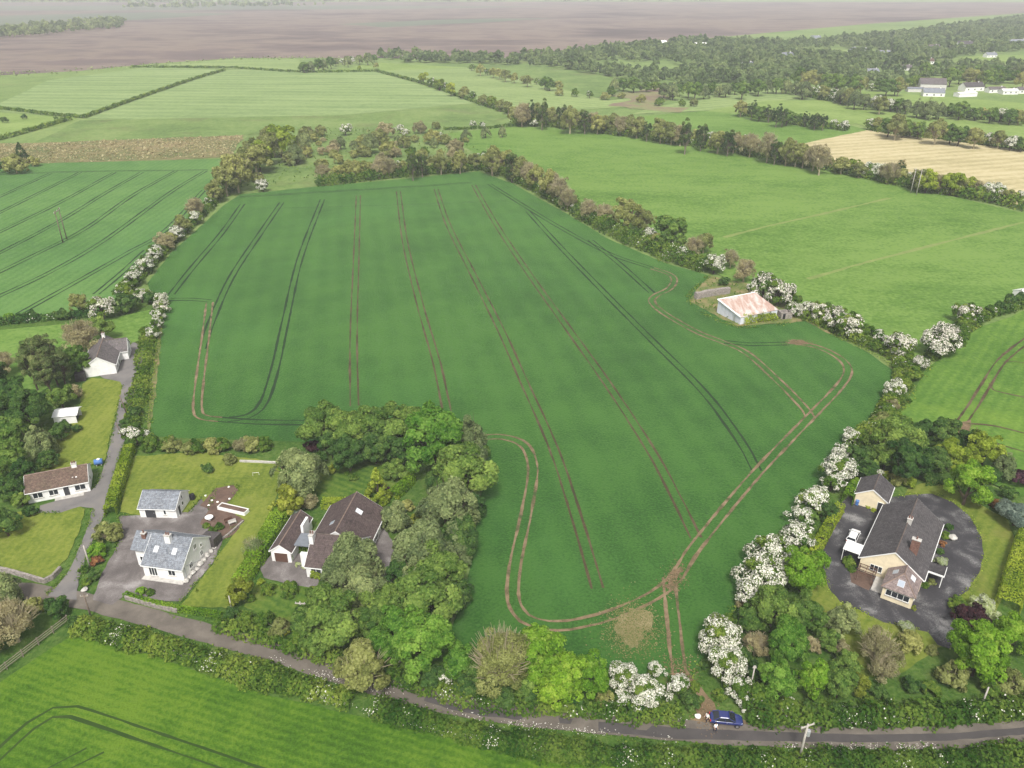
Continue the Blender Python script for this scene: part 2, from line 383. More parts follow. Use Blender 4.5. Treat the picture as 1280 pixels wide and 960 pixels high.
# wheelings in the crops
T = tracks
T('wheel_tracks', [[(303, 255), (278, 290), (240, 335), (214, 368)], [(352, 253), (325, 292), (290, 345), (265, 400), (253, 436)],
   [(403, 249), (376, 320), (357, 400), (345, 455), (330, 502), (310, 520), (285, 524)]], -0.055, M_dim, width=0.55)
T('wheel_tracks', [[(448, 244), (445, 330), (442, 420), (443, 507)], [(498, 239), (506, 300), (525, 380), (545, 450), (560, 520)],
   [(545, 236), (560, 280), (590, 340), (625, 410), (652, 470), (692, 560), (722, 650), (747, 735)],
   [(592, 231), (620, 280), (660, 340), (710, 410), (760, 480), (812, 560), (842, 615), (870, 672)]], -0.056, M_dark, width=0.44)
T('wheel_tracks', [[(660, 264), (700, 308), (760, 370), (820, 430), (880, 490), (925, 550), (946, 588)], [(738, 300), (775, 330), (815, 366)],
   [(612, 230), (660, 260), (700, 284), (760, 316), (815, 335)], [(300, 246), (400, 240), (500, 234), (590, 228)], [(212, 374), (240, 374), (262, 376)],
   [(905, 427), (940, 430), (985, 429)], [(262, 523), (320, 527), (380, 528)]], -0.057, M_dim, width=0.5)
T('dirt_tracks', [[(262, 378), (257, 420), (249, 480), (247, 512), (254, 521), (275, 524)],
   [(815, 335), (836, 342), (843, 350), (836, 361), (820, 369), (815, 377), (830, 391), (870, 414), (905, 428), (935, 442), (975, 478), (1004, 508), (1013, 521)],
   [(985, 427), (1020, 433), (1048, 446), (1060, 462), (1050, 482), (1013, 521), (946, 591), (872, 680), (837, 730), (775, 764), (710, 781), (668, 778), (648, 764), (641, 742), (645, 700), (658, 640), (666, 585), (655, 556), (628, 546), (598, 547)],
   [(836, 722), (840, 760), (846, 815), (850, 845)]], -0.04, M_soil, width=0.5, step=1.2)
T('wheel_tracks', [[(257, 213), (213, 240), (133, 298), (67, 337), (0, 369), (-60, 398)], [(220, 213), (167, 243), (107, 285), (43, 318), (-60, 368)], [(177, 215), (133, 240), (67, 280), (-60, 346)],
   [(143, 215), (70, 255), (-60, 318)], [(100, 215), (0, 265), (-60, 294)], [(63, 216), (0, 245), (-60, 272)], [(255, 237), (207, 287), (160, 315), (93, 353), (23, 392)], [(183, 312), (150, 342), (120, 367)],
   [(-60, 222), (0, 218), (100, 214), (260, 212)]], -0.165, M_dim, width=0.6)
T('wheel_tracks', [[(-20, 960), (0, 941), (38, 907), (66, 890), (92, 889), (132, 902), (200, 925), (265, 947), (330, 970)]], -0.04, M_dimb, gap=1.7, width=0.4, singles=[[(60, 960), (108, 935)], [(89, 960), (130, 940)]], sw=0.3)
T('wheel_tracks', [[(1290, 420), (1254, 449), (1233, 480), (1215, 509), (1200, 530)]], -0.14, M_dark, gap=1.9, width=0.55,
  singles=[[(1254, 452), (1268, 451), (1300, 457)], [(1236, 478), (1242, 487), (1300, 500)], [(1214, 529), (1245, 532), (1300, 546)], [(1220, 545), (1260, 558), (1310, 572)]], sw=0.45)
sheet('bare_patch', [(983, 428), (990, 424), (1004, 425), (1012, 430), (996, 431)], -0.03, M_soil, 0.3, 1)
sheet('bare_patch', [(1196, 528), (1214, 524), (1213, 540), (1206, 548), (1198, 540)], -0.13, M_soil, 0.3, 1)
ribbon('gateway_track', [(850, 840), (860, 858), (876, 872), (884, 888), (890, 902)], 2.6, -0.025, M_soil, 1.0, 0.15)
sheet('gateway', [(846, 908), (868, 898), (884, 888), (915, 888), (942, 908), (950, 914), (900, 914)], -0.02, M_soil, 0.15, 0.8)

sheet('bare_patch', [(768, 780), (776, 767), (790, 760), (806, 762), (817, 770), (815, 783), (803, 792), (798, 807), (789, 810), (780, 803), (772, 794)], -0.03, M_dry, 0.7, 0.7)
sheet('bare_patch', [(831, 733), (840, 718), (850, 708), (854, 711), (846, 724), (838, 737)], -0.022, M_soil, 0.4, 0.7)

# road, lanes, yards, lawns
ROAD = [(1700, 850), (1480, 893), (1280, 914), (1180, 921), (1080, 923), (950, 919), (850, 913), (780, 907), (700, 899), (640, 893), (560, 879), (490, 862), (430, 843), (370, 824), (300, 803), (210, 778), (110, 752), (30, 738), (-60, 729), (-200, 720)]
ribbon('road', ROAD, 3.4, -0.005, M_road, 1.5, 0.06)
sheet('road_patch', [(748, 902), (790, 905), (796, 912), (808, 913), (815, 907), (870, 911), (950, 914), (1080, 918), (1180, 917), (1280, 909), (1400, 897), (1400, 906), (1280, 918), (1180, 926), (1080, 928), (950, 926), (850, 924), (790, 918), (748, 914)], 0.0, M_patch, 0.06, 1)
sheet('road_patch', [(532, 868), (552, 872), (556, 880), (600, 884), (655, 893), (652, 900), (600, 895), (560, 886), (530, 876)], 0.0, M_patch, 0.1, 1)
sheet('road_patch', [(698, 897), (708, 896), (716, 899), (713, 905), (700, 904)], 0.0, M_patch, 0.05, 1)
sheet('lane', [(60, 745), (85, 715), (100, 682), (112, 650), (116, 635), (100, 633), (75, 641), (48, 641), (50, 632), (90, 620), (115, 612), (123, 603), (133, 573), (140, 543), (147, 512), (153, 482), (150, 477), (130, 473), (122, 469), (135, 465), (150, 455), (158, 436), (166, 428), (180, 429), (178, 450), (171, 482), (164, 507), (157, 545), (148, 575), (138, 610), (131, 640), (119, 668), (106, 700), (98, 725), (96, 750)], 0.0, M_lane, 0.12, 1.2)
sheet('yard', [(116, 750), (128, 715), (142, 692), (152, 668), (149, 645), (175, 644), (236, 640), (252, 622), (262, 640), (292, 645), (268, 700), (256, 715), (226, 752), (190, 750), (160, 742), (140, 756)], 0.004, M_court, 0.12, 1)
sheet('lawn', [(150, 640), (158, 600), (168, 570), (250, 565), (348, 577), (350, 600), (336, 660), (316, 715), (292, 760), (225, 758), (258, 716), (296, 660), (292, 640), (262, 636), (250, 624), (236, 640), (175, 644)], -0.01, G_lawn, 0.2, 1)
sheet('flower_bed', [(250, 632), (270, 610), (292, 606), (298, 612), (280, 634), (262, 636)], 0.008, M_brownsoil, 0.15, 0.8)
sheet('flower_bed', [(262, 636), (280, 634), (306, 650), (292, 668), (276, 676), (258, 660), (250, 655)], 0.012, M_brownsoil, 0.15, 0.8)
sheet('lawn', [(0, 706), (-40, 700), (-30, 660), (20, 640), (60, 637), (98, 632), (106, 636), (100, 660), (84, 698), (60, 721), (50, 722), (10, 712)], -0.01, G_lawn, 0.15, 1)
sheet('lawn', [(103, 480), (115, 472), (154, 476), (153, 490), (146, 512), (139, 543), (131, 575), (110, 582), (50, 590), (65, 560), (85, 530), (98, 520)], -0.015, G_lawn, 0.2, 1.2)
sheet('paddock', [(-150, 430), (0, 412), (110, 402), (150, 395), (196, 385), (190, 420), (166, 428), (120, 430), (90, 470), (30, 500), (-150, 520)], -0.03, G_past, 0.3, 3)
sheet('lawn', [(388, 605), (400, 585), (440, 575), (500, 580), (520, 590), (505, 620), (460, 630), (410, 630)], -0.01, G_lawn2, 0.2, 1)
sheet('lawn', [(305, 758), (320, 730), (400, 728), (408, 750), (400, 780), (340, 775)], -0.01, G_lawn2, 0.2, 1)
sheet('yard', [(325, 708), (342, 690), (362, 690), (395, 695), (400, 735), (362, 731), (330, 722)], 0.004, M_court, 0.1, 1)
sheet('yard', [(458, 715), (476, 650), (492, 680), (505, 700), (490, 740), (460, 735)], 0.004, M_court, 0.1, 1)
sheet('lawn', [(1120, 640), (1135, 610), (1170, 600), (1210, 620), (1260, 650), (1275, 690), (1245, 765), (1225, 790), (1190, 800), (1130, 840), (1070, 850), (1050, 800), (1005, 760), (1010, 700), (1030, 690)], -0.012, G_lawn3, 0.2, 1.5)
sheet('driveway', [(1018, 690), (1030, 665), (1042, 640), (1060, 620), (1075, 630), (1110, 622), (1135, 619), (1165, 617), (1190, 627), (1212, 645), (1226, 670), (1230, 692), (1224, 716), (1210, 738), (1190, 750), (1189, 765), (1199, 790), (1204, 800), (1188, 811), (1172, 806), (1160, 790), (1140, 785), (1105, 778), (1078, 765), (1050, 752), (1036, 735), (1030, 712)], 0.004, M_tar, 0.1, 1)
sheet('terrace', [(1062, 712), (1088, 716), (1092, 728), (1086, 738), (1064, 728)], 0.010, M_brownsoil, 0.05, 1)
ribbon('grass_track', [(905, 296), (960, 282), (1040, 264), (1112, 247)], 1.6, -0.19, M_dryg, 3, 0.3)
ribbon('grass_track', [(1010, 348), (1080, 328), (1150, 310), (1280, 277)], 1.6, -0.19, M_dryg, 3, 0.3)
# ------------------------------------------------------------------ plants
def unit(v): return v / np.maximum(np.linalg.norm(v, axis=1, keepdims=True), 1e-6)

def leaves(P, Nn, size, rs):
    """an irregular four-cornered leaf clump at every point P facing roughly Nn"""
    n = len(P)
    t = unit(np.cross(Nn, rs.normal(size=(n, 3)))); b = np.cross(Nn, t)
    s = size * rs.uniform(0.6, 1.3, size=(n, 1)); V = np.empty((n, 4, 3))
    for k, (u, w) in enumerate(((-1, -.35), (.25, -.8), (1, .3), (-.2, .85))):
        V[:, k] = P + t * s * (u + rs.uniform(-.25, .25, (n, 1))) * .75 + b * s * (w + rs.uniform(-.25, .25, (n, 1))) * .75 + Nn * s * rs.uniform(-.2, .2, (n, 1))
    return V.reshape(-1, 3), np.arange(n * 4).reshape(n, 4)

def crown_points(seed, shape, nl, n, vs, hc):
    """lobes spread through the crown's volume; returns points, normals, tone, up-ness; unit = crown radius 1"""
    rs = np.random.RandomState(seed)
    nl = int(nl * 2.4); d = unit(rs.normal(size=(nl, 3))); d[:, 2] = np.where(d[:, 2] < -0.55, -d[:, 2], d[:, 2])
    rr = rs.uniform(0.15, 1.0, (nl, 1)) ** 0.45 * 0.80
    bulge = 1 + .16 * np.sin(3 * np.arctan2(d[:, 1], d[:, 0]) + seed) + .10 * np.sin(5 * d[:, 2] + 2 * d[:, 0] + seed * .7)
    C = d * rr * bulge[:, None]; lr = rs.uniform(0.13, 0.29, nl)
    if shape == 'cone':
        z = rs.uniform(0, 1, nl) ** 1.3; a = rs.uniform(0, 6.283, nl); q = (1 - z) * 0.78
        C = np.stack([np.cos(a) * q, np.sin(a) * q, z * 1.9 - 0.9], 1); lr = 0.08 + 0.17 * (1 - z)
    elif shape == 'spread':
        C[:, 2] = np.abs(C[:, 2]) * 0.8 - 0.1
    elif shape == 'multi':
        C[:, 2] = C[:, 2] * 0.8 + .1 * (1 - np.hypot(C[:, 0], C[:, 1]))
    C[:, 2] *= vs
    w = lr ** 2; k = rs.choice(nl, n, p=w / w.sum())
    dd = unit(rs.normal(size=(n, 3)))
    out = unit(C[k] * np.array([1, 1, 1 / max(vs, .3)]) + 1e-4)
    flip = (dd * (out + np.array([0, 0, .5]))).sum(1) < -0.45; dd[flip] *= -1
    rad = lr[k][:, None] * rs.uniform(0.35, 1.08, (n, 1)) ** 0.5
    P = C[k] + dd * rad * np.array([1, 1, .85])
    if shape == 'weep':
        h = np.hypot(P[:, 0], P[:, 1]); P[:, 2] -= 0.40 * h ** 2 + .12 * rs.uniform(0, 1, n) ** 2
    lt = np.clip(rs.normal(.5, .15, nl), .2, .8)
    tone = np.clip(lt[k] + rs.normal(size=n) * 0.15, 0, 1)
    Nn = unit(dd * 0.75 + out * 0.35 + rs.normal(size=(n, 3)) * 0.40 + np.array([0, 0, .15]))
    P[:, 2] += hc
    return P, Nn, tone, dd, k, rs

def trunk_mesh(seed, hc, vs, mat, twigs=0, rtrunk=0.06):
    r = random.Random(seed); mb = MB()
    top = hc + vs * 0.25
    mb.tube([(0, 0, -0.15), (r.uniform(-.03, .03), r.uniform(-.03, .03), hc * .5), (r.uniform(-.08, .08), r.uniform(-.08, .08), top)], [rtrunk * 1.25, rtrunk, rtrunk * .45], 6)
    for i in range(5):
        a = i * 1.256 + r.uniform(-.4, .4); z0 = max(0.1, hc - vs * r.uniform(.35, .75)); L = r.uniform(.45, .7)
        mb.tube([(0, 0, z0), (math.cos(a) * L * .5, math.sin(a) * L * .5, z0 + vs * .35), (math.cos(a) * L, math.sin(a) * L, z0 + vs * r.uniform(.6, .95))], [rtrunk * .55, rtrunk * .38, rtrunk * .12], 4)
    for i in range(twigs):
        a = r.uniform(0, 6.28); e = r.uniform(.1, 1.4); L = r.uniform(.7, 1.04)
        st = Vector((math.cos(a) * .2, math.sin(a) * .2, hc - vs * r.uniform(.1, .5)))
        en = Vector((math.cos(a) * math.cos(e) * L, math.sin(a) * math.cos(e) * L, hc + math.sin(e) * L * vs))
        mb.tube([st, st.lerp(en, .55) + Vector((r.uniform(-.06, .06), r.uniform(-.06, .06), .05)), en], [.02, .012, .004], 3)
    return mb.mesh('trunk', mat)

M_bark = plain_mat('bark', (.085, .065, .048), 0.9, 0.1, var=0.35, scale=3)
M_ivybark = plain_mat('pale_bark', (.20, .17, .13), 0.9, 0.1, var=0.3, scale=3)
M_twig = plain_mat('pale_twigs', (.34, .295, .19), 0.9, 0.1, var=0.2, scale=3)
L = leaf_mat
M_grn = L('broadleaf', (.072, .155, .030), (.165, .272, .058), (.30, .42, .095))
M_dgrn = L('dark_leaf', (.038, .098, .025), (.088, .175, .043), (.170, .275, .065))
M_gry = L('grey_green_leaf', (0.110, 0.160, 0.066), (0.238, 0.300, 0.123), (0.385, 0.450, 0.189))
M_oli = L('olive_leaf', (.16, .19, .055), (.32, .345, .11), (.45, .47, .18))
M_brn = L('budding_twigs', (.21, .19, .09), (.36, .33, .17), (.48, .45, .26))
M_lim = L('lime_leaf', (.105, .225, .02), (.225, .41, .036), (.37, .52, .08))
M_syc = L('sycamore_leaf', (0.070, 0.184, 0.025), (0.174, 0.338, 0.047), (0.326, 0.506, 0.095))
M_yel = L('golden_leaf', (.13, .168, .02), (.25, .30, .038), (.42, .455, .09), hue=.008)
M_ylg = L('yellow_green_leaf', (.14, .21, .022), (.28, .37, .042), (.44, .52, .085))
M_pur = L('copper_leaf', (0.039, 0.021, 0.027), (0.083, 0.039, 0.051), (0.143, 0.068, 0.075))
M_blu = L('blue_conifer', (0.105, 0.158, 0.128), (0.225, 0.292, 0.232), (0.375, 0.450, 0.360))
M_drk = L('evergreen', (.03, .065, .02), (.068, .125, .034), (.14, .20, .055))
M_pop = L('poplar_leaf', (0.059, 0.109, 0.035), (0.148, 0.206, 0.071), (0.297, 0.338, 0.134))
M_hed = L('hedge_leaf', (.052, .128, .019), (.13, .228, .035), (.24, .325, .057))
M_clip = L('clipped_hedge', (.10, .21, .018), (.21, .36, .03), (.33, .47, .05), var=.08, hue=.008)
M_clipy = L('clipped_gold_hedge', (.155, .245, .02), (.28, .37, .034), (.41, .48, .06), var=.08, hue=.008)
M_wood = L('far_wood_leaf', (.12, .18, .068), (.23, .31, .115), (.35, .42, .165))
M_blo = L('blossom', (.68, .65, .54), (.80, .77, .68), (.87, .85, .79), 0.25, 0.04, 0.005)
M_blop = L('pink_blossom', (.62, .57, .49), (.76, .71, .63), (.84, .80, .73), 0.25, 0.06, 0.01)
M_red = L('red_brown_leaf', (0.150, 0.068, 0.033), (0.300, 0.150, 0.068), (0.450, 0.270, 0.090))
M_cream = L('cream_shrub', (0.300, 0.375, 0.150), (0.540, 0.600, 0.300), (0.600, 0.600, 0.540))

# kind: shape, lobes, leaves, leaf size, vertical semi-axis, centre height, material, trunk twigs, blossom share, object name, category
KIND = {
 'grn': ('broad', 26, 6500, .078, .95, .98, M_grn, 0, 0, 'broadleaf_tree', 'tree'),
 'dgr': ('broad', 24, 6000, .080, 1.0, 1.0, M_dgrn, 0, 0, 'broadleaf_tree', 'tree'),
 'gry': ('weep', 26, 7000, .070, 1.0, 1.08, M_gry, 20, 0, 'willow_tree', 'tree'),
 'syc': ('broad', 34, 6500, .082, 1.1, 1.1, M_syc, 0, 0, 'sycamore_tree', 'tree'),
 'lim': ('broad', 30, 6500, .078, 1.15, 1.12, M_lim, 0, 0, 'lime_green_tree', 'tree'),
 'ylg': ('broad', 24, 6000, .075, 1.0, 1.0, M_ylg, 0, 0, 'yellow_green_tree', 'tree'),
 'oli': ('broad', 22, 4200, .080, 1.0, .98, M_oli, 40, 0, 'budding_tree', 'tree'),
 'brn': ('broad', 22, 4000, .052, 1.05, 1.0, M_brn, 230, 0, 'bare_tree', 'tree'),
 'brb': ('multi', 30, 8500, .046, 1.15, 1.15, M_oli, 260, 0, 'bare_tree', 'tree'),
 'haw': ('broad', 26, 3600, .080, .85, .85, M_hed, 0, .75, 'hawthorn', 'tree'),
 'hwg': ('broad', 24, 4200, .085, .8, .8, M_hed, 0, .22, 'hawthorn', 'tree'),
 'hwp': ('broad', 24, 3600, .080, .85, .85, M_hed, 0, .60, 'hawthorn', 'tree'),
 'ivy': ('tall', 18, 3200, .085, 1.6, 1.55, M_drk, 40, 0, 'ivy_covered_tree', 'tree'),
 'pop': ('tall', 34, 8000, .055, 2.1, 2.1, M_pop, 50, 0, 'poplar_tree', 'tree'),
 'con': ('cone', 34, 4500, .085, 1.25, 1.2, M_ylg, 0, 0, 'conifer', 'tree'),
 'dco': ('cone', 30, 3600, .09, 1.1, 1.05, M_drk, 0, 0, 'conifer', 'tree'),
 'ced': ('weep', 26, 5200, .075, .9, .8, M_gry, 0, 0, 'weeping_cedar', 'tree'),
 'blu': ('spread', 26, 6000, .070, .8, .75, M_blu, 0, 0, 'blue_cedar', 'tree'),
 'gld': ('broad', 20, 3200, .095, 1.1, 1.05, M_yel, 0, 0, 'golden_bush', 'shrub'),
 'pur': ('broad', 20, 3600, .085, .75, .65, M_pur, 0, 0, 'copper_bush', 'shrub'),
 'shb': ('broad', 18, 2600, .105, .75, .6, M_hed, 0, 0, 'shrub', 'shrub'),
 'dsh': ('broad', 18, 3000, .10, .8, .65, M_dgrn, 0, 0, 'shrub', 'shrub'),
 'osh': ('broad', 20, 3400, .09, .75, .65, M_oli, 20, 0, 'shrub', 'shrub'),
 'bsh': ('broad', 20, 2600, .075, .75, .65, M_brn, 60, 0, 'shrub', 'shrub'),
 'ysh': ('broad', 18, 2600, .10, .75, .65, M_ylg, 0, 0, 'shrub', 'shrub'),
 'lsh': ('broad', 18, 2600, .10, .75, .65, M_lim, 0, 0, 'shrub', 'shrub'),
 'rsh': ('broad', 18, 2400, .10, .7, .6, M_red, 0, 0, 'shrub', 'shrub'),
 'wsh': ('broad', 18, 2600, .10, .75, .65, M_cream, 0, 0, 'shrub', 'shrub'),
 'gsh': ('multi', 20, 1500, .05, .9, .85, M_gry, 60, 0, 'shrub', 'shrub'),
}
DESC = {'grn': 'mid green tree', 'dgr': 'dark green tree', 'gry': 'grey green willow', 'syc': 'bright green sycamore', 'lim': 'lime green tree', 'ylg': 'yellow green tree', 'oli': 'olive budding tree', 'brn': 'brown twiggy tree', 'brb': 'big pale twiggy tree', 'haw': 'white hawthorn', 'hwg': 'white-flecked hawthorn', 'hwp': 'pinkish hawthorn', 'ivy': 'ivy-clad tree', 'pop': 'tall poplar', 'con': 'golden conifer', 'dco': 'dark conifer', 'ced': 'weeping cedar', 'blu': 'blue cedar', 'gld': 'golden bush', 'pur': 'copper purple bush', 'shb': 'green shrub', 'dsh': 'dark green shrub', 'osh': 'olive shrub', 'bsh': 'brown twiggy shrub', 'ysh': 'yellow green shrub', 'lsh': 'lime shrub', 'rsh': 'red brown shrub', 'wsh': 'cream shrub', 'gsh': 'thin grey shrub'}
ORD = ['', 'first', 'second', 'third', 'fourth', 'fifth', 'sixth', 'seventh', 'eighth', 'ninth', 'tenth', 'eleventh', 'twelfth', 'thirteenth', 'fourteenth', 'fifteenth',
       'sixteenth', 'seventeenth', 'eighteenth', 'nineteenth', 'twentieth'] + ['twenty-' + x for x in ('first', 'second', 'third', 'fourth', 'fifth', 'sixth', 'seventh', 'eighth', 'ninth')]
PROTO = {}
def proto(kind, var, fine):
    key = (kind, var, fine)
    if key in PROTO: return PROTO[key]
    shape, nl, n, s, vs, hc, mat, tw, blo, nm, cat = KIND[kind]
    sd = sum(ord(c) for c in kind) * 17 + var * 101
    k = 1.0
    if fine == 2: n, s = int(n * 2.0), s * 0.70
    elif fine == 0: n, s = int(n * 0.35), s * 1.6
    P, Nn, tone, dd, lob, rs = crown_points(sd, shape, nl, n, vs, hc)
    m = {}
    if blo:
        lobeflag = rs.uniform(0, 1, lob.max() + 1) < (0.08 + blo * .94)
        isb = (dd[:, 2] > -0.45) & lobeflag[lob] & (rs.uniform(0, 1, n) < .96)
        bV, bQ = leaves(P[isb] + dd[isb] * 0.02, Nn[isb], s * 0.82, rs)
        m['blossom'] = np_mesh('blossom', bV, bQ, tone[isb], M_blop if kind == 'hwp' else M_blo)
    V, Q = leaves(P, Nn, s, rs)
    m['crown'] = np_mesh('crown', V, Q, tone, mat)
    m['trunk'] = trunk_mesh(sd, hc, vs, M_twig if kind in ('brb', 'brn', 'bsh', 'oli', 'osh', 'gsh') else M_ivybark if kind == 'ivy' else M_bark, tw if fine else tw // 4)
    PROTO[key] = m; return m

TR = random.Random(11)
def plant(kind, cx, cy, w, label, group=None, tall=1.0):
    if kind in ('haw', 'hwp'): w *= 1.16
    """put one tree or shrub where its crown is seen: crown centre and crown width in survey pixels"""
    shape, nl, n, s, vs, hc, mat, tw, blo, nm, cat = KIND[kind]
    r = 3.0
    for _ in range(6):
        p = at(cx, cy, r * hc * tall - 0.3); r = w * depth(p) / F / 2 / 0.97
    fine = 2 if w > 48 else (1 if w > 17 else 0)
    me = proto(kind, TR.randrange(3 if fine else 2), fine)
    root = empty(nm, (p.x, p.y, -0.3), TR.uniform(0, 6.28))
    tag(root, label, cat, group)
    for part in ('trunk', 'crown', 'blossom'):
        if part not in me or (part == 'trunk' and cat == 'shrub' and KIND[kind][7] == 0): continue
        o = link(part, me[part], root); o.scale = (r, r, r * tall)
    return root

def hedgerow(where, line, step, wr, kinds, group, seed=1, jit=4, tall=(0.9, 1.2), reverse=False):
    """trees standing along a field boundary (survey pixels), counted from the named end"""
    rr = random.Random(seed); names = [k for k, q in kinds for _ in range(q)]; cnt = {}
    tot = []
    for a, b in zip(line, line[1:]):
        L = math.hypot(b[0] - a[0], b[1] - a[1]); d = 0
        while d < L:
            t = d / L; tot.append((a[0] + (b[0] - a[0]) * t, a[1] + (b[1] - a[1]) * t)); d += step * rr.uniform(.75, 1.25)
    for (x, y) in tot:
        k = rr.choice(names); cnt[k] = cnt.get(k, 0) + 1
        w = rr.uniform(*wr) * (0.7 if k in ('ivy', 'hwg', 'haw', 'hwp') else 1)
        plant(k, x + rr.uniform(-jit, jit) * .5, y + rr.uniform(-jit, jit) * .4, w, f"{DESC[k]}, {ORD[cnt[k]]} {where}", group, rr.uniform(*tall))

def strip(name, label, line, width, height, leaf, mat, cat='hedge', clipped=False, px=True, white=0.0, seed=3, dens=3.0, z0=-0.15, group=None, gaps=0.0):
    """a continuous hedge along a line: one thing, leaves over an uneven bank-like section"""
    rs = np.random.RandomState(seed); step = 0.6
    Ln = smooth_line([at(*p) for p in line] if px else line, step)
    A = np.array([(p.x, p.y) for p in Ln]); D = np.gradient(A, axis=0); D = D / np.maximum(np.linalg.norm(D, axis=1, keepdims=True), 1e-6)
    n_seg = len(A); length = np.linalg.norm(np.diff(A, axis=0), axis=1).sum()
    n = int(length * (width + 2 * height) / leaf ** 2 * dens / 2.2)
    i = rs.randint(0, n_seg, n); t = i * step
    ph = rs.uniform(0, 6.28, 8)
    def wob(f, k): return np.sin(t * f + ph[k]) * .5 + np.sin(t * f * 2.7 + ph[k + 1]) * .3 + np.sin(t * f * 6.1 + ph[k + 2]) * .2
    if clipped:
        side = rs.uniform(0, 1, n); hh = height * (1 + .04 * wob(.3, 0)); ww = width * (1 + .05 * wob(.25, 3)); tot = ww + 2 * hh; q = side * tot
        lat = np.where(q < hh, -ww / 2, np.where(q < hh + ww, q - hh - ww / 2, ww / 2)); z = np.where(q < hh, q, np.where(q < hh + ww, hh, tot - q))
        nl = np.where(q < hh, -1, np.where(q < hh + ww, 0, 1)); nz = np.where(nl == 0, 1.0, 0.15)
        lat = lat * (1 - .10 * np.clip((z / height - .75) / .25, 0, 1) ** 2); lat = lat + rs.normal(size=n) * .05; z = z + rs.normal(size=n) * .05
        nj = 0.35
    else:
        ph2 = rs.uniform(0, math.pi, n); k = 1 + .28 * wob(.32, 0) + .14 * np.sin(t * 2.3 + 3 * np.sin(ph2 * 2)); rad = rs.uniform(.35, 1.0, n) ** .4 * k
        lat = np.cos(ph2) * width / 2 * rad * (1 + .2 * wob(.21, 3)); z = np.sin(ph2) ** .8 * height * rad
        nl = np.cos(ph2); nz = np.sin(ph2); nj = 0.6
    j = rs.uniform(-step / 2, step / 2, n)
    P = np.empty((n, 3)); P[:, 0] = A[i, 0] - D[i, 1] * lat + D[i, 0] * j; P[:, 1] = A[i, 1] + D[i, 0] * lat + D[i, 1] * j; P[:, 2] = z + z0
    Nn = np.stack([-D[i, 1] * nl, D[i, 0] * nl, nz], 1) + rs.normal(size=(n, 3)) * nj
    Nn = unit(Nn); tone = np.clip(.5 + .22 * np.sin(t * .45 + ph[6]) + .12 * np.sin(t * 1.9 + ph[7]) + rs.normal(size=n) * .17, 0, 1)
    if gaps:
        keep = np.sin(t * .23 + ph[5]) + np.sin(t * .61 + ph[4]) > -2 + gaps * 2
        P, Nn, tone, t, z = P[keep], Nn[keep], tone[keep], t[keep], z[keep]
    V, Q = leaves(P, Nn, leaf, rs)
    o = tag(link(name, np_mesh(name, V, Q, tone, mat)), label, cat, group)
    if white:
        clump = (np.sin(t * .37 + ph[2]) + np.sin(t * 1.13 + ph[1]) + rs.normal(size=len(t)) * .5) > 1.75 - white * 2
        sel = clump & (z > height * .3) & (rs.uniform(0, 1, len(t)) < .5)
        if sel.any():
            bV, bQ = leaves(P[sel] + Nn[sel] * .06, Nn[sel], leaf * .5, rs)
            link('blossom', np_mesh('blossom', bV, bQ, tone[sel], M_blo), o)
    return o

def flower_drift(name, lines, spread, n_per_m, size, zr, mat, seed=5, thr=0.0):
    rs = np.random.RandomState(seed); PP = []
    for line in lines:
        Ln = smooth_line([at(*p) for p in line], .5); A = np.array([(p.x, p.y) for p in Ln]); n = int(len(A) * .5 * n_per_m)
        i = rs.randint(0, len(A), n); ok = np.sin(i * .11 + seed) + np.sin(i * .37) + rs.normal(size=n) * .6 > thr; i = i[ok]
        PP.append(np.column_stack([A[i] + rs.normal(size=(len(i), 2)) * spread, rs.uniform(*zr, len(i))]))
    P = np.concatenate(PP); Nn = unit(rs.normal(size=P.shape) * .4 + np.array([0, 0, 1.0])); V, Q = leaves(P, Nn, size, rs)
    return tag(link(name, np_mesh(name, V, Q, rs.uniform(0, 1, len(P)), mat)), kind='stuff')

def scatter_spot(name, spots, n, size, mat, z, seed=5):
    """loose straw or leaf bits thinning outwards from the middle of a spot"""
    rs = np.random.RandomState(seed); PP = []
    for (px_, py_, rx, ry, rz) in spots:
        c = at(px_, py_); g = rs.normal(size=(n, 2)) * np.array([rx, ry]) * .55; a = math.cos(rz), math.sin(rz)
        PP.append(np.column_stack([c.x + g[:, 0] * a[0] - g[:, 1] * a[1], c.y + g[:, 0] * a[1] + g[:, 1] * a[0], np.full(n, z) + rs.uniform(0, .04, n)]))
    P = np.concatenate(PP); Nn = unit(rs.normal(size=P.shape) * .12 + np.array([0, 0, 1.0])); V, Q = leaves(P, Nn, size, rs)
    return tag(link(name, np_mesh(name, V, Q, np.clip(rs.normal(.5, .2, len(P)), 0, 1), mat)), kind='stuff')

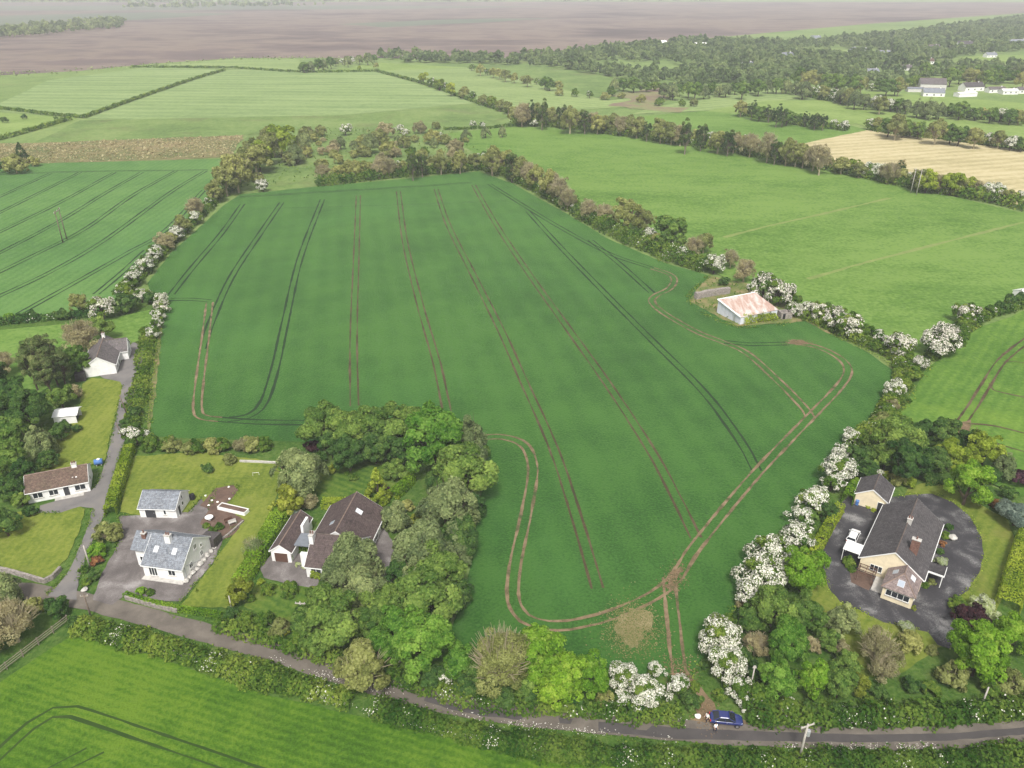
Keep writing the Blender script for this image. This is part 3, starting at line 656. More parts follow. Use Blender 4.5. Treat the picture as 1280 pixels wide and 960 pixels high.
def tuft_area(name, polys, n_per_m2, size, zr, mat, seed=5):
    """rough growth scattered over an area"""
    rs = np.random.RandomState(seed); PP = []
    for poly in polys:
        A = np.array([at(*p)[:2] for p in poly]); lo, hi = A.min(0), A.max(0); n = int((hi - lo).prod() * n_per_m2)
        q = rs.uniform(lo, hi, (n, 2)); ins = np.zeros(n, bool); x, y = q[:, 0], q[:, 1]
        for k in range(len(A)):
            (x1, y1), (x2, y2) = A[k], A[k - 1]
            c = (y1 > y) != (y2 > y); xx = (x2 - x1) * (y - y1) / (y2 - y1 + 1e-9) + x1; ins ^= c & (x < xx)
        q = q[ins]; ok = np.sin(q[:, 0] * .9) + np.sin(q[:, 1] * 1.1 + q[:, 0] * .4) + rs.normal(size=len(q)) > -.4; q = q[ok]
        PP.append(np.column_stack([q, rs.uniform(*zr, len(q))]))
    P = np.concatenate(PP); Nn = unit(rs.normal(size=P.shape) * .7 + np.array([0, 0, 1.0])); V, Q = leaves(P, Nn, size, rs)
    return tag(link(name, np_mesh(name, V, Q, np.clip(rs.normal(.5, .2, len(P)), 0, 1), mat)), kind='stuff')

CLEAR = [(1069, 67), (1083, 67), (1104, 70), (1168, 64), (1207, 60), (1271, 56), (877, 59), (828, 56), (1092, 93), (1132, 88), (985, 72), (1160, 80), (935, 84), (1240, 72), (1020, 50)]
def woodland(name, polys, spacing, rr, mat, seed=9, kinds=None):
    """a far wood that reads as one mass"""
    rs = np.random.RandomState(seed); Vs, Qs, Ts = [], [], []; base = 0; pr = []
    for k in range(6):
        P, Nn, tone, dd, lob, r2 = crown_points(500 + k, 'broad', 9, 150, 1.05, 1.1); pr.append((leaves(P, Nn, .30, r2)[0], tone))
    for poly in polys:
        A = np.array([at(*p)[:2] for p in poly]); lo, hi = A.min(0), A.max(0); n = int((hi - lo).prod() / spacing ** 2)
        q = rs.uniform(lo, hi, (n, 2)); ins = np.zeros(n, bool); x, y = q[:, 0], q[:, 1]
        for k in range(len(A)):
            (x1, y1), (x2, y2) = A[k], A[k - 1]
            c = (y1 > y) != (y2 > y); xx = (x2 - x1) * (y - y1) / (y2 - y1 + 1e-9) + x1; ins ^= c & (x < xx)
        keep = ins & (np.sin(x * .021 + 1.3) + np.sin(y * .017 + x * .009) + np.sin(x * .008 - y * .011 + 2) + rs.normal(size=n) * .35 > -1.75)
        for (hx, hy) in CLEAR:
            p = at(hx, hy); keep &= ~((np.abs(x - p.x) < 17) & (y > p.y - 42) & (y < p.y + 14))
        for (px_, py_) in q[keep]:
            V, t = pr[rs.randint(6)]; r = rs.uniform(*rr); a = rs.uniform(0, 6.28); c, s = math.cos(a) * r, math.sin(a) * r
            W = np.empty_like(V); W[:, 0] = V[:, 0] * c - V[:, 1] * s + px_; W[:, 1] = V[:, 0] * s + V[:, 1] * c + py_; W[:, 2] = V[:, 2] * r * rs.uniform(.8, 1.3) - .5
            Vs.append(W); Ts.append(np.clip(t * .5 + rs.uniform(-.15, .62), 0, 1))
    V = np.concatenate(Vs); Q = np.arange(len(V)).reshape(-1, 4)
    print(name, len(Vs), 'crowns')
    return tag(link(name, np_mesh(name, V, Q, np.concatenate(Ts), mat)), kind='stuff')
# ------------------------------------------------------------------ planting
# hedgerow trees, each counted from a named end of its boundary
hedgerow('from the scrub corner, top wheat field hedge', [(404, 216), (500, 208), (592, 203)], 13, (17, 27), [('oli', 7), ('ivy', 4), ('brn', 2), ('osh', 2), ('hwg', 1)], 'trees in the top hedge of the wheat field', 2, 5, (.9, 1.25))
hedgerow('from the scrub, wheat and pasture hedge', [(604, 197), (640, 207), (690, 232), (712, 250)], 13, (22, 32), [('oli', 8), ('brn', 3), ('ivy', 1), ('hwg', 2)], 'trees in the hedge between wheat and pasture', 3, 5, (1, 1.3))
hedgerow('from the bare earth, far pasture hedge', [(645, 142), (690, 145), (740, 152), (800, 160), (860, 169), (920, 178), (985, 190), (1040, 201)], 10, (19, 30), [('oli', 8), ('ivy', 5), ('brn', 4), ('hwg', 2), ('haw', 1), ('osh', 2)], 'trees in the long pasture hedge', 4, 5, (1.0, 1.35))
hedgerow('from the frame edge, stubble field hedge', [(1276, 247), (1215, 234), (1150, 224), (1100, 214), (1050, 205)], 13, (20, 32), [('haw', 5), ('ylg', 2), ('oli', 4), ('brn', 1), ('hwg', 3)], 'trees in the stubble field hedge', 5, 4, (.85, 1.1))
hedgerow('from its wood end, short far hedge', [(928, 135), (950, 142), (985, 147), (1020, 151), (1056, 156)], 11, (15, 23), [('grn', 3), ('ivy', 2), ('haw', 3), ('oli', 2)], 'trees in the short far hedge', 6, 3)
hedgerow('from the wood, far paddock hedge', [(985, 106), (1010, 113), (1060, 122), (1100, 130), (1165, 136), (1220, 141), (1285, 148)], 12, (15, 24), [('grn', 3), ('oli', 3), ('haw', 3), ('gry', 2)], 'trees in the far paddock hedge', 7, 3)
hedgerow('from its wood end, hedge above the stubble', [(1090, 154), (1130, 161), (1180, 166), (1230, 173), (1290, 181)], 11, (16, 28), [('hwg', 3), ('haw', 3), ('oli', 3), ('grn', 3)], 'trees in the hedge above the stubble', 8, 3)
hedgerow('from the bog, middle meadow row', [(590, 85), (625, 93), (660, 100), (700, 107)], 10, (10, 15), [('oli', 3), ('hwg', 2), ('grn', 1)], 'trees in the middle meadow row', 9, 2)
hedgerow('from the bog, row reaching the scrub', [(528, 98), (555, 108), (590, 120), (615, 128), (650, 139), (680, 147)], 12, (11, 18), [('oli', 3), ('hwg', 3), ('ylg', 2), ('haw', 1)], 'trees in the row above the scrub', 10, 3)
hedgerow('from the fields, dark row by the bog', [(380, 84), (405, 79), (440, 75), (472, 72)], 9, (10, 14), [('grn', 4), ('gry', 2), ('haw', 1)], 'trees in the dark row by the bog', 12, 2)
hedgerow('from the wood, far smallholding row', [(1000, 98), (1050, 104), (1090, 108), (1125, 108), (1150, 100)], 11, (14, 24), [('shb', 3), ('oli', 2), ('grn', 2), ('hwg', 1)], 'trees around the far smallholding', 13, 3)
hedgerow('from the farmhouse, row behind the far farm', [(1190, 95), (1225, 98), (1260, 96), (1290, 100)], 11, (15, 24), [('shb', 3), ('oli', 2), ('grn', 2)], 'trees around the far farm', 14, 4)
hedgerow('from the wheat, tall clump between fields', [(283, 226), (300, 207), (318, 192), (338, 178), (352, 166)], 9, (34, 46), [('oli', 6), ('brn', 1), ('ylg', 1)], 'clump between the two wheat fields', 15, 14, (.9, 1.15))
hedgerow('up the scrub side of the tall clump', [(362, 200), (374, 185), (384, 168)], 10, (18, 28), [('gry', 2), ('osh', 3)], 'bushes beside the tall clump', 16, 6)
hedgerow('from the lane, garden back hedge', [(188, 556), (215, 556), (245, 559), (280, 556), (315, 555), (350, 555)], 21, (24, 31), [('osh', 4), ('shb', 3), ('bsh', 1)], 'bushes of the garden back hedge', 17, 3, (.9, 1.1))

hedgerow('across the rough scrub, row nearer the wheat', [(395, 200), (450, 192), (520, 196), (575, 194)], 13, (12, 20), [('osh', 5), ('gry', 2), ('bsh', 3), ('hwg', 1), ('shb', 2)], 'bushes in the rough scrub', 31, 14)
hedgerow('across the rough scrub, row nearer the bog', [(385, 176), (440, 178), (500, 174), (590, 170), (630, 165)], 16, (9, 16), [('osh', 4), ('gry', 2), ('bsh', 2), ('hwp', 1), ('shb', 2)], 'bushes in the rough scrub', 32, 16)
hedgerow('beside the cutover ground, broken row', [(700, 112), (760, 118), (830, 128), (880, 128)], 18, (9, 15), [('shb', 3), ('osh', 3), ('hwg', 1)], 'bushes by the cutover ground', 33, 8)
hedgerow('below the long wood, ragged fringe', [(770, 104), (850, 113), (930, 112), (985, 104)], 11, (13, 20), [('shb', 2), ('grn', 3), ('gry', 2)], 'trees of the ragged wood fringe', 34, 6)
hedgerow('above the far farm, belt under the upper meadow', [(1160, 90), (1220, 88), (1290, 90)], 10, (13, 20), [('shb', 2), ('grn', 3), ('gry', 2)], 'trees of the belt above the far farm', 35, 5)

def many(group, where, rows, k_w=1.0):
    cnt, tot = {}, {}
    for r in rows: tot[r[0]] = tot.get(r[0], 0) + 1
    for r in rows:
        k, x, y, w = r[:4]; extra = r[4] if len(r) > 4 else None; tall = r[5] if len(r) > 5 else 1.0
        cnt[k] = cnt.get(k, 0) + 1
        if extra: lab = f'{DESC[k]} {extra}'
        elif tot[k] == 1: lab = f'{DESC[k]}, the only one {where}'
        else: lab = f'{DESC[k]}, {ORD[cnt[k]]} {where}'
        plant(k, x, y, w * (k_w if w > 30 else 1), lab, group, tall)

many('hedge between the two wheat fields', 'from the tall clump, hedge between the two wheat fields', [
 ('oli', 267, 240, 26), ('hwg', 262, 252, 15), ('brn', 243, 259, 26), ('haw', 245, 271, 17), ('oli', 227, 281, 26), ('haw', 220, 292, 18), ('bsh', 205, 303, 30), ('osh', 213, 298, 20),
 ('hwg', 193, 317, 24), ('haw', 196, 312, 16), ('haw', 180, 332, 22), ('hwg', 184, 327, 20), ('hwg', 167, 348, 24), ('haw', 170, 343, 14), ('hwg', 156, 363, 26), ('haw', 159, 358, 15)])
many('bushes behind the hipped white house', 'behind the white house at the lane end', [
 ('oli', 99, 379, 29), ('hwp', 126, 385, 32), ('dsh', 158, 380, 34), ('hwp', 176, 369, 18), ('dsh', 188, 373, 22), ('haw', 201, 374, 16), ('hwp', 202, 383, 19), ('hwg', 198, 394, 20), ('hwg', 196, 405, 18),
 ('hwg', 191, 416, 20), ('grn', 125, 411, 34), ('dsh', 78, 394, 20), ('brn', 101, 422, 48), ('lsh', 12, 397, 16), ('dsh', 40, 395, 18)])
many('trees on the west side of the lane', 'in the dark bank of trees beside the lane', [
 ('pop', 38, 458, 32), ('pop', 50, 450, 36), ('pop', 63, 450, 34), ('pop', 76, 460, 28), ('pop', 56, 466, 32), ('grn', 94, 452, 40), ('grn', 75, 497, 34), ('dgr', 37, 515, 56), ('dgr', 12, 494, 48), ('gry', 47, 552, 44), ('grn', 17, 540, 46), ('dgr', 74, 540, 26),
 ('grn', 8, 575, 46), ('dgr', 30, 590, 34), ('dgr', 14, 612, 38), ('grn', 26, 625, 22), ('dgr', 5, 655, 40), ('dsh', 37, 640, 20), ('dgr', -12, 520, 50), ('dgr', -14, 470, 46), ('brn', 3, 455, 34), ('bsh', 92, 490, 24),
 ('dsh', 80, 533, 20), ('dsh', 96, 536, 14), ('dgr', 60, 575, 26)])
many('plants along the lane', 'along the lane', [
 ('dsh', 168, 516, 22), ('hwg', 169, 545, 34), ('dsh', 158, 530, 18), ('osh', 133, 666, 37), ('lsh', 122, 689, 25), ('rsh', 121, 702, 18), ('dsh', 117, 720, 20), ('shb', 108, 728, 15), ('shb', 105, 712, 14), ('shb', 155, 508, 9)])
many('trees at the road corner', 'at the corner of road and rail fence', [
 ('gry', 4, 738, 46), ('brn', 14, 778, 66), ('dsh', 71, 762, 36), ('osh', 43, 756, 28), ('brn', -20, 800, 60), ('dsh', 92, 778, 20)])
many('plants of the slate-roofed house garden', 'in the garden of the slate-roofed house', [
 ('gld', 300, 739, 36), ('gsh', 317, 684, 34), ('dsh', 260, 586, 17), ('osh', 288, 574, 20), ('shb', 258, 657, 11), ('shb', 264, 664, 13), ('shb', 273, 659, 14), ('shb', 269, 668, 10), ('lsh', 176, 739, 15), ('shb', 188, 741, 13), ('con', 246, 738, 6)])
many('trees of the copse around the brown-roofed house', 'of the copse, counting from its wheat side', [
 ('grn', 470, 538, 60), ('grn', 402, 535, 58), ('grn', 437, 540, 58), ('grn', 502, 535, 58), ('dgr', 436, 568, 44), ('dgr', 468, 560, 42), ('dgr', 415, 558, 34), ('dgr', 500, 562, 40),
 ('pur', 391, 558, 22, 'between the willow and the copse'), ('gry', 374, 586, 62), ('syc', 541, 551, 74), ('gry', 584, 548, 56), ('grn', 582, 592, 76), ('gry', 558, 634, 76), ('gry', 528, 685, 74), ('dgr', 575, 672, 50), ('grn', 546, 716, 66),
 ('gry', 568, 690, 40), ('grn', 494, 588, 30), ('grn', 600, 565, 30), ('dgr', 555, 600, 44), ('gry', 520, 722, 50), ('dgr', 572, 745, 36), ('grn', 385, 778, 40), ('dgr', 500, 722, 40), ('grn', 408, 750, 44), ('dgr', 590, 635, 34),
 ('con', 471, 606, 34, 'standing behind the brown-tiled roof'), ('ced', 496, 646, 40), ('gld', 357, 626, 38), ('gld', 520, 649, 18), ('gld', 415, 586, 14), ('shb', 442, 597, 13), ('shb', 434, 592, 8), ('bsh', 387, 627, 28), ('ysh', 497, 622, 8),
 ('pur', 484, 611, 9, 'beside the golden conifer'), ('osh', 508, 632, 22), ('gry', 443, 700, 72), ('gry', 425, 722, 58), ('grn', 418, 776, 76), ('gry', 455, 735, 62), ('grn', 532, 752, 82), ('grn', 480, 760, 56), ('grn', 462, 782, 46), ('ysh', 397, 718, 18),
 ('ysh', 392, 738, 14), ('shb', 365, 688, 13), ('wsh', 372, 706, 9), ('wsh', 380, 709, 8)], k_w=1.12)
many('trees lining the road below the copse', 'on the road bank below the copse', [
 ('oli', 453, 836, 66, 'leaning over the road below the copse', 1.05), ('syc', 505, 790, 60), ('syc', 472, 812, 44), ('grn', 602, 836, 46), ('grn', 655, 858, 36), ('grn', 398, 800, 42), ('syc', 528, 806, 72), ('syc', 576, 828, 42), ('hwg', 490, 826, 26), ('hwg', 560, 842, 30), ('hwg', 605, 850, 20), ('brb', 626, 828, 80, 'between the two groups of bright green trees'),
 ('lim', 676, 820, 66), ('lim', 706, 848, 54), ('lim', 737, 846, 50), ('osh', 757, 872, 28), ('lim', 692, 866, 40), ('dsh', 718, 878, 30), ('dsh', 662, 868, 34), ('dsh', 632, 872, 36), ('dsh', 585, 858, 36), ('dsh', 540, 848, 36),
 ('osh', 350, 785, 30), ('gld', 356, 791, 13), ('shb', 330, 776, 28), ('shb', 308, 772, 24), ('dsh', 290, 768, 22), ('shb', 375, 800, 34), ('shb', 312, 748, 18), ('shb', 335, 737, 22), ('shb', 362, 738, 26), ('ysh', 326, 728, 12), ('shb', 388, 742, 18)], k_w=1.12)
many('hawthorns beside the field gateway', 'beside the field gateway, counted towards the road', [
 ('haw', 782, 848, 42), ('haw', 819, 838, 22), ('haw', 808, 868, 46), ('haw', 780, 873, 24), ('haw', 849, 856, 28), ('dsh', 863, 876, 32), ('dsh', 830, 884, 26), ('dsh', 795, 885, 30), ('haw', 902, 798, 54), ('haw', 910, 829, 48), ('hwg', 926, 862, 38),
 ('hwg', 934, 880, 26), ('dsh', 882, 830, 18), ('shb', 868, 860, 18)])
many('trees between the wheat field and the cream house', 'between the wheat field and the cream house', [
 ('haw', 950, 722, 58), ('haw', 962, 694, 54), ('haw', 940, 744, 40), ('haw', 995, 670, 38), ('haw', 1018, 625, 38), ('haw', 1002, 645, 30), ('haw', 1050, 588, 44), ('haw', 1051, 568, 25), ('hwg', 1040, 605, 30), ('haw', 1064, 546, 20), ('dgr', 1035, 640, 26),
 ('grn', 1012, 650, 26), ('dgr', 1074, 572, 34), ('dsh', 982, 720, 34), ('dsh', 1010, 680, 22), ('lim', 1006, 714, 58), ('dgr', 975, 700, 30)])
many('trees in front of the cream house', 'between the cream house and the road', [
 ('grn', 967, 762, 58, None, 1.25), ('grn', 1006, 768, 54), ('syc', 984, 804, 50, None, 1.45), ('brn', 945, 806, 38), ('syc', 972, 852, 50, None, 1.2), ('lim', 1017, 852, 42, None, 1.3), ('grn', 1050, 854, 42, None, 1.25), ('gld', 1072, 856, 28, 'at the end of the roadside trees', 1.2), ('gry', 1054, 775, 48),
 ('brn', 1098, 812, 56), ('brn', 1104, 836, 40), ('bsh', 1015, 806, 26), ('bsh', 1052, 812, 26), ('grn', 1035, 800, 30), ('osh', 1136, 802, 38), ('wsh', 1134, 785, 24), ('osh', 1166, 814, 18), ('dsh', 925, 820, 36), ('dsh', 928, 775, 34), ('grn', 940, 775, 42), ('shb', 915, 776, 24), ('dsh', 945, 840, 34), ('bsh', 930, 752, 24), ('grn', 1060, 830, 36), ('shb', 960, 885, 30), ('dsh', 1010, 885, 28), ('dsh', 1045, 888, 26), ('shb', 900, 868, 22),
 ('lim', 1226, 815, 74), ('lim', 1266, 795, 52), ('osh', 1194, 844, 44), ('osh', 1262, 853, 44), ('pur', 1216, 774, 48, 'at the curve of the dark driveway'), ('wsh', 1229, 758, 36), ('shb', 1198, 755, 26), ('dsh', 1140, 858, 28), ('shb', 1165, 862, 26),
 ('shb', 945, 868, 40), ('hwg', 985, 884, 30), ('shb', 1085, 880, 22), ('shb', 1025, 880, 26), ('shb', 1240, 862, 30), ('bsh', 1285, 865, 30), ('dsh', 1100, 868, 26)])
many('trees behind the cream house', 'behind the cream house', [
 ('grn', 1122, 549, 66), ('grn', 1108, 572, 40), ('dgr', 1136, 578, 60), ('dgr', 1152, 540, 38), ('dgr', 1180, 542, 42), ('dgr', 1210, 552, 30), ('dgr', 1172, 576, 36), ('ylg', 1188, 568, 44), ('gry', 1256, 582, 36), ('ylg', 1233, 562, 46), ('lim', 1212, 606, 56),
 ('pur', 1276, 598, 30, 'at the meadow edge behind the blue cedar'), ('blu', 1272, 642, 50), ('dsh', 1261, 617, 24), ('rsh', 1249, 632, 22), ('ysh', 1136, 602, 22), ('osh', 1122, 598, 26), ('dsh', 1240, 595, 30), ('dsh', 1150, 592, 26), ('dgr', 1085, 590, 30), ('hwg', 1098, 592, 18),
 ('gld', 1108, 594, 12), ('osh', 1095, 548, 26), ('shb', 1202, 596, 20)])
many('plants against the cream house', 'planted against the cream house', [
 ('shb', 1061, 703, 20), ('shb', 1065, 712, 12), ('dsh', 1186, 659, 13), ('shb', 1182, 670, 14), ('rsh', 1178, 680, 12), ('dsh', 1175, 690, 12), ('wsh', 1176, 703, 20), ('shb', 1157, 732, 12), ('osh', 1165, 728, 12), ('gld', 1142, 760, 8), ('shb', 1079, 631, 7), ('ysh', 1085, 634, 8), ('ysh', 1092, 638, 8),
 ('dsh', 1070, 624, 7)])
many('trees and bushes in the barn hedge', 'down the pasture hedge towards the rusty barn', [
 ('ivy', 702, 238, 17), ('hwg', 716, 256, 18), ('brn', 736, 262, 27), ('brn', 756, 267, 26), ('oli', 786, 268, 42), ('oli', 806, 276, 30), ('haw', 811, 294, 18), ('grn', 840, 289, 44), ('haw', 853, 316, 18), ('oli', 880, 303, 28), ('brn', 868, 308, 26), ('haw', 893, 330, 24), ('brn', 914, 323, 24),
 ('brn', 931, 338, 30), ('oli', 820, 300, 20), ('dsh', 905, 352, 16)])
many('hawthorns in the hedge past the barn', 'from the rusty barn along the pasture hedge', [
 ('hwp', 956, 357, 36), ('hwp', 974, 366, 36), ('shb', 990, 374, 24), ('haw', 993, 387, 18), ('haw', 1010, 385, 20), ('hwp', 1028, 390, 28), ('hwp', 1046, 396, 30), ('hwp', 1064, 405, 32), ('shb', 1082, 416, 28), ('hwg', 1096, 420, 24), ('hwp', 1125, 431, 34), ('hwg', 1112, 430, 22), ('hwp', 1150, 454, 20), ('shb', 1142, 468, 28), ('shb', 1135, 445, 22),
 ('shb', 1130, 480, 24), ('haw', 1120, 488, 26), ('hwg', 1114, 497, 22), ('bsh', 1116, 507, 20), ('shb', 1130, 500, 18), ('hwg', 1108, 512, 22), ('osh', 1102, 524, 26), ('shb', 1118, 520, 24)])
many('hawthorns in the hedge under the pasture corner', 'in the hedge rising from the field corner', [
 ('hwp', 1179, 424, 44), ('hwp', 1176, 434, 30), ('hwp', 1209, 391, 28), ('shb', 1206, 402, 24), ('shb', 1225, 393, 22), ('hwg', 1238, 388, 18), ('dsh', 1250, 384, 20), ('dsh', 1264, 378, 24), ('dsh', 1276, 374, 20)])
many('bushes in the rough scrub', 'in the rough scrub beyond the top hedge', [
 ('osh', 400, 164, 18), ('haw', 431, 162, 14), ('haw', 436, 159, 10), ('bsh', 416, 187, 20), ('brn', 418, 182, 16), ('gry', 462, 177, 26), ('osh', 474, 172, 26), ('osh', 487, 186, 26), ('osh', 452, 176, 20), ('haw', 500, 161, 12), ('haw', 507, 166, 11), ('bsh', 525, 160, 20), ('osh', 540, 172, 24), ('osh', 556, 174, 18),
 ('bsh', 570, 183, 24), ('osh', 545, 157, 13), ('bsh', 480, 164, 26), ('osh', 505, 178, 20), ('haw', 591, 155, 9), ('haw', 603, 156, 8), ('haw', 668, 154, 9), ('osh', 682, 154, 10), ('osh', 372, 195, 22), ('osh', 383, 190, 20), ('haw', 328, 232, 15), ('osh', 322, 222, 18), ('bsh', 402, 189, 14)])
many('lone trees beyond the fields', 'standing apart beyond the fields', [
 ('dco', 25, 188, 18, 'standing alone beside the reed bed'), ('osh', 18, 206, 32), ('osh', 40, 202, 18), ('dsh', 5, 209, 20), ('oli', 470, 82, 8), ('ylg', 449, 85, 6), ('brn', 1127, 206, 14), ('ivy', 1126, 212, 12, 'rising above the hedge by the twin poles', 1.1), ('dsh', 30, 146, 8), ('dsh', 5, 150, 10), ('dsh', 70, 148, 6)])

# continuous hedges
strip('hedge', 'low field hedge at the foot of the tree row between wheat and pasture', [(600, 209), (640, 221), (700, 252), (760, 287), (830, 318), (885, 338)], 9, 4.4, .5, M_hed, seed=1, white=.15)
strip('hedge', 'low hedge under the flowering hawthorns running past the rusty barn', [(985, 388), (1040, 412), (1085, 432), (1125, 455), (1112, 505), (1068, 560), (1050, 585)], 4, 2.4, .4, M_hed, seed=2, white=.2)
strip('hedge', 'low hedge climbing from the field corner along the spring barley', [(1160, 448), (1185, 432), (1215, 405), (1250, 390), (1290, 378), (1400, 345)], 4, 2.2, .4, M_hed, seed=3, white=.15)
strip('hedge', 'low hedge between the two wheat fields', [(150, 368), (180, 340), (212, 305), (245, 275), (272, 248), (296, 232)], 5, 2.4, .45, M_hed, seed=4, white=.15)
strip('hedge', 'hedge beneath the trees along the top of the wheat field', [(396, 232), (500, 220), (600, 211)], 7, 4.5, .6, M_hed, seed=5)
strip('hedge', 'hedge beneath the trees along the far side of the pasture', [(640, 156), (690, 158), (740, 164), (800, 172), (860, 181), (920, 190), (985, 203), (1040, 213), (1150, 236), (1215, 247), (1300, 265)], 7, 4.6, .8, M_hed, seed=6, white=.1)
strip('hedge', 'weedy bank hedge between lane and wheat field', [(186, 412), (182, 440), (176, 480), (170, 505), (163, 540)], 4.5, 1.4, .32, M_hed, seed=7)
strip('hedge', 'low overgrown hedge below the pale wheat by the paddock', [(-60, 412), (0, 404), (60, 399), (115, 394)], 4, 2, .45, M_dgrn, seed=8, white=.15)
strip('hedge', 'clipped bright green hedge between the lane and the garage lawn', [(163, 565), (155, 590), (147, 615), (139, 644)], 2.0, 2.0, .22, M_clipy, clipped=True, seed=9)
strip('hedge', 'clipped bright green hedge dividing the two house gardens', [(354, 644), (343, 664), (332, 684), (318, 706)], 3.0, 2.4, .22, M_clip, clipped=True, seed=10)
strip('hedge', 'clipped lower hedge running on to the golden bush by the road', [(318, 706), (309, 720), (300, 732)], 2.6, 1.8, .22, M_clip, clipped=True, seed=11)
strip('hedge', 'small clipped golden hedge behind the brown-tiled roof', [(405, 633), (436, 633)], 2.0, 1.6, .2, M_clipy, clipped=True, seed=12)
strip('hedge', 'small clipped hedge beneath the sycamore in the copse garden', [(492, 622), (503, 614), (514, 602)], 2.0, 1.8, .2, M_clip, clipped=True, seed=13)
strip('hedge', 'clipped hedge at the courtyard of the brown-tiled house', [(362, 700), (368, 687), (386, 686)], 1.2, 1.6, .18, M_clip, clipped=True, seed=14)
strip('hedge', 'low clipped hedge along the front wall of the slate-roofed house', [(158, 745), (195, 756), (222, 762), (250, 766), (275, 770)], .9, .8, .16, M_clip, clipped=True, seed=15)
strip('hedge', 'clipped two-tone hedge along the cream house driveway', [(1069, 610), (1058, 630)], 2.0, 2.4, .2, M_clip, clipped=True, seed=16)
strip('hedge', 'clipped hedge with yellowed patches beside the white parked car', [(1048, 640), (1036, 660), (1024, 682), (1016, 698)], 1.7, 2.0, .2, M_clipy, clipped=True, seed=17)
strip('hedge', 'dark clipped hedge behind the cream garage', [(1092, 560), (1080, 585), (1072, 606)], 2.2, 3.2, .22, M_dgrn, clipped=True, seed=18)
strip('hedge', 'broad clipped yellow hedge along the mossy lawn edge', [(1284, 676), (1272, 710), (1258, 762)], 3.4, 2.2, .2, M_clipy, clipped=True, seed=19)
strip('hedge', 'low oval clipped dark hedge on the mossy lawn', [(1152, 601), (1172, 600)], 3.5, 1.4, .2, M_dgrn, clipped=True, seed=20)
strip('hedge', 'overgrown roadside hedge of the barley field west of the leaning olive tree', [(96, 782), (150, 797), (210, 812), (270, 830), (330, 848), (400, 866), (440, 876)], 4.2, 1.6, .28, M_hed, seed=21, white=.06, dens=4)
strip('hedge', 'overgrown roadside hedge of the barley field east of the leaning olive tree', [(470, 886), (540, 906), (600, 922), (680, 936), (760, 945), (840, 950), (950, 953), (1050, 955), (1180, 952), (1320, 943), (1450, 930)], 3.8, 1.5, .26, M_hed, seed=22, white=.05, dens=4)
strip('hedge', 'roadside hedge below the copse of the brown-roofed house', [(272, 783), (320, 796), (370, 812), (425, 826)], 3, 1.6, .3, M_hed, seed=23)
strip('hedge', 'roadside hedge under the bright green trees', [(480, 845), (540, 863), (600, 876), (680, 884), (760, 891), (850, 896)], 3.6, 1.8, .28, M_hed, seed=24, white=.08)
strip('hedge', 'roadside hedge in front of the cream house', [(935, 893), (1000, 898), (1080, 898), (1180, 895), (1260, 888), (1400, 870)], 4, 2.2, .3, M_hed, seed=25, white=.06)
strip('hedge', 'thin hedge line dividing the two pale far fields', [(281, 88), (240, 100), (170, 124), (105, 147)], 3, 2.2, .9, M_hed, seed=26)
strip('hedge', 'thin hedge line beside the far lane at the reed bed', [(105, 147), (60, 143), (0, 136), (-60, 132)], 3, 2, .9, M_hed, seed=27)
strip('hedge', 'thin hedge running down to the lone dark conifer', [(88, 149), (50, 160), (0, 174), (-60, 190)], 3.5, 2.2, .9, M_hed, seed=28)
strip('hedge', 'thin hedge under the bog along the far fields', [(165, 84), (285, 85), (375, 90), (470, 89)], 3, 2, 1.0, M_hed, seed=29)
strip('hedge', 'straight low hedge running down from the far meadow', [(470, 89), (530, 105), (600, 130), (650, 145)], 3, 2.2, .9, M_hed, seed=30)
strip('hedge', 'low hedge closing the pasture below the scrub', [(555, 162), (610, 160), (650, 157), (700, 157)], 2.5, 1.6, .7, M_hed, seed=31)
strip('hedge', 'hedge along the short far tree row', [(925, 143), (985, 154), (1060, 163)], 5, 4, .8, M_hed, seed=32)
strip('hedge', 'hedge along the far paddock trees', [(980, 113), (1060, 130), (1165, 143), (1300, 156)], 5, 4.2, .8, M_hed, seed=33)
strip('hedge', 'hedge dividing the stubble from the meadow above', [(1085, 162), (1130, 169), (1180, 174), (1300, 190)], 5, 4.2, .7, M_hed, seed=34, white=.15)
strip('hedge', 'bramble thicket against the front of the rusty barn', [(929, 404), (945, 401), (968, 399)], 3.0, 2.4, .3, M_ylg, seed=35)

# uncounted growth
def offs(line, m):
    L = [at(*p) for p in line]; return L
flower_drift('wildflowers', [[(150, 803), (220, 820), (300, 846), (360, 864), (430, 882)], [(440, 884), (520, 908), (600, 927), (680, 943), (760, 951), (860, 957)],
   [(330, 823), (400, 846), (460, 862), (540, 884)], [(560, 893), (640, 908), (700, 914), (780, 921), (860, 928)], [(960, 935), (1080, 938), (1180, 936), (1280, 929)],
   [(960, 897), (1030, 903), (1100, 903), (1180, 900), (1260, 894)], [(480, 850), (540, 868), (620, 882)], [(760, 895), (850, 903)]], .34, 20, .085, (.3, .8), M_blo, 5, .3)
flower_drift('wildflowers', [[(1165, 455), (1145, 485), (1128, 515)], [(1215, 415), (1240, 398)]], .5, 8, .25, (.4, .9), M_yel, 8)
tuft_area('grass', [[(96, 790), (440, 870), (760, 940), (1280, 945), (1280, 930), (850, 928), (700, 912), (560, 892), (430, 856), (300, 815), (110, 765)],
   [(480, 850), (760, 890), (850, 900), (855, 910), (780, 904), (640, 888), (490, 858)], [(930, 880), (1080, 905), (1280, 898), (1280, 885), (1100, 870), (960, 872)],
   [(212, 772), (290, 788), (425, 834), (430, 826), (330, 790), (275, 768), (212, 756)]], 7, .22, (0, .35), M_hed, 3)
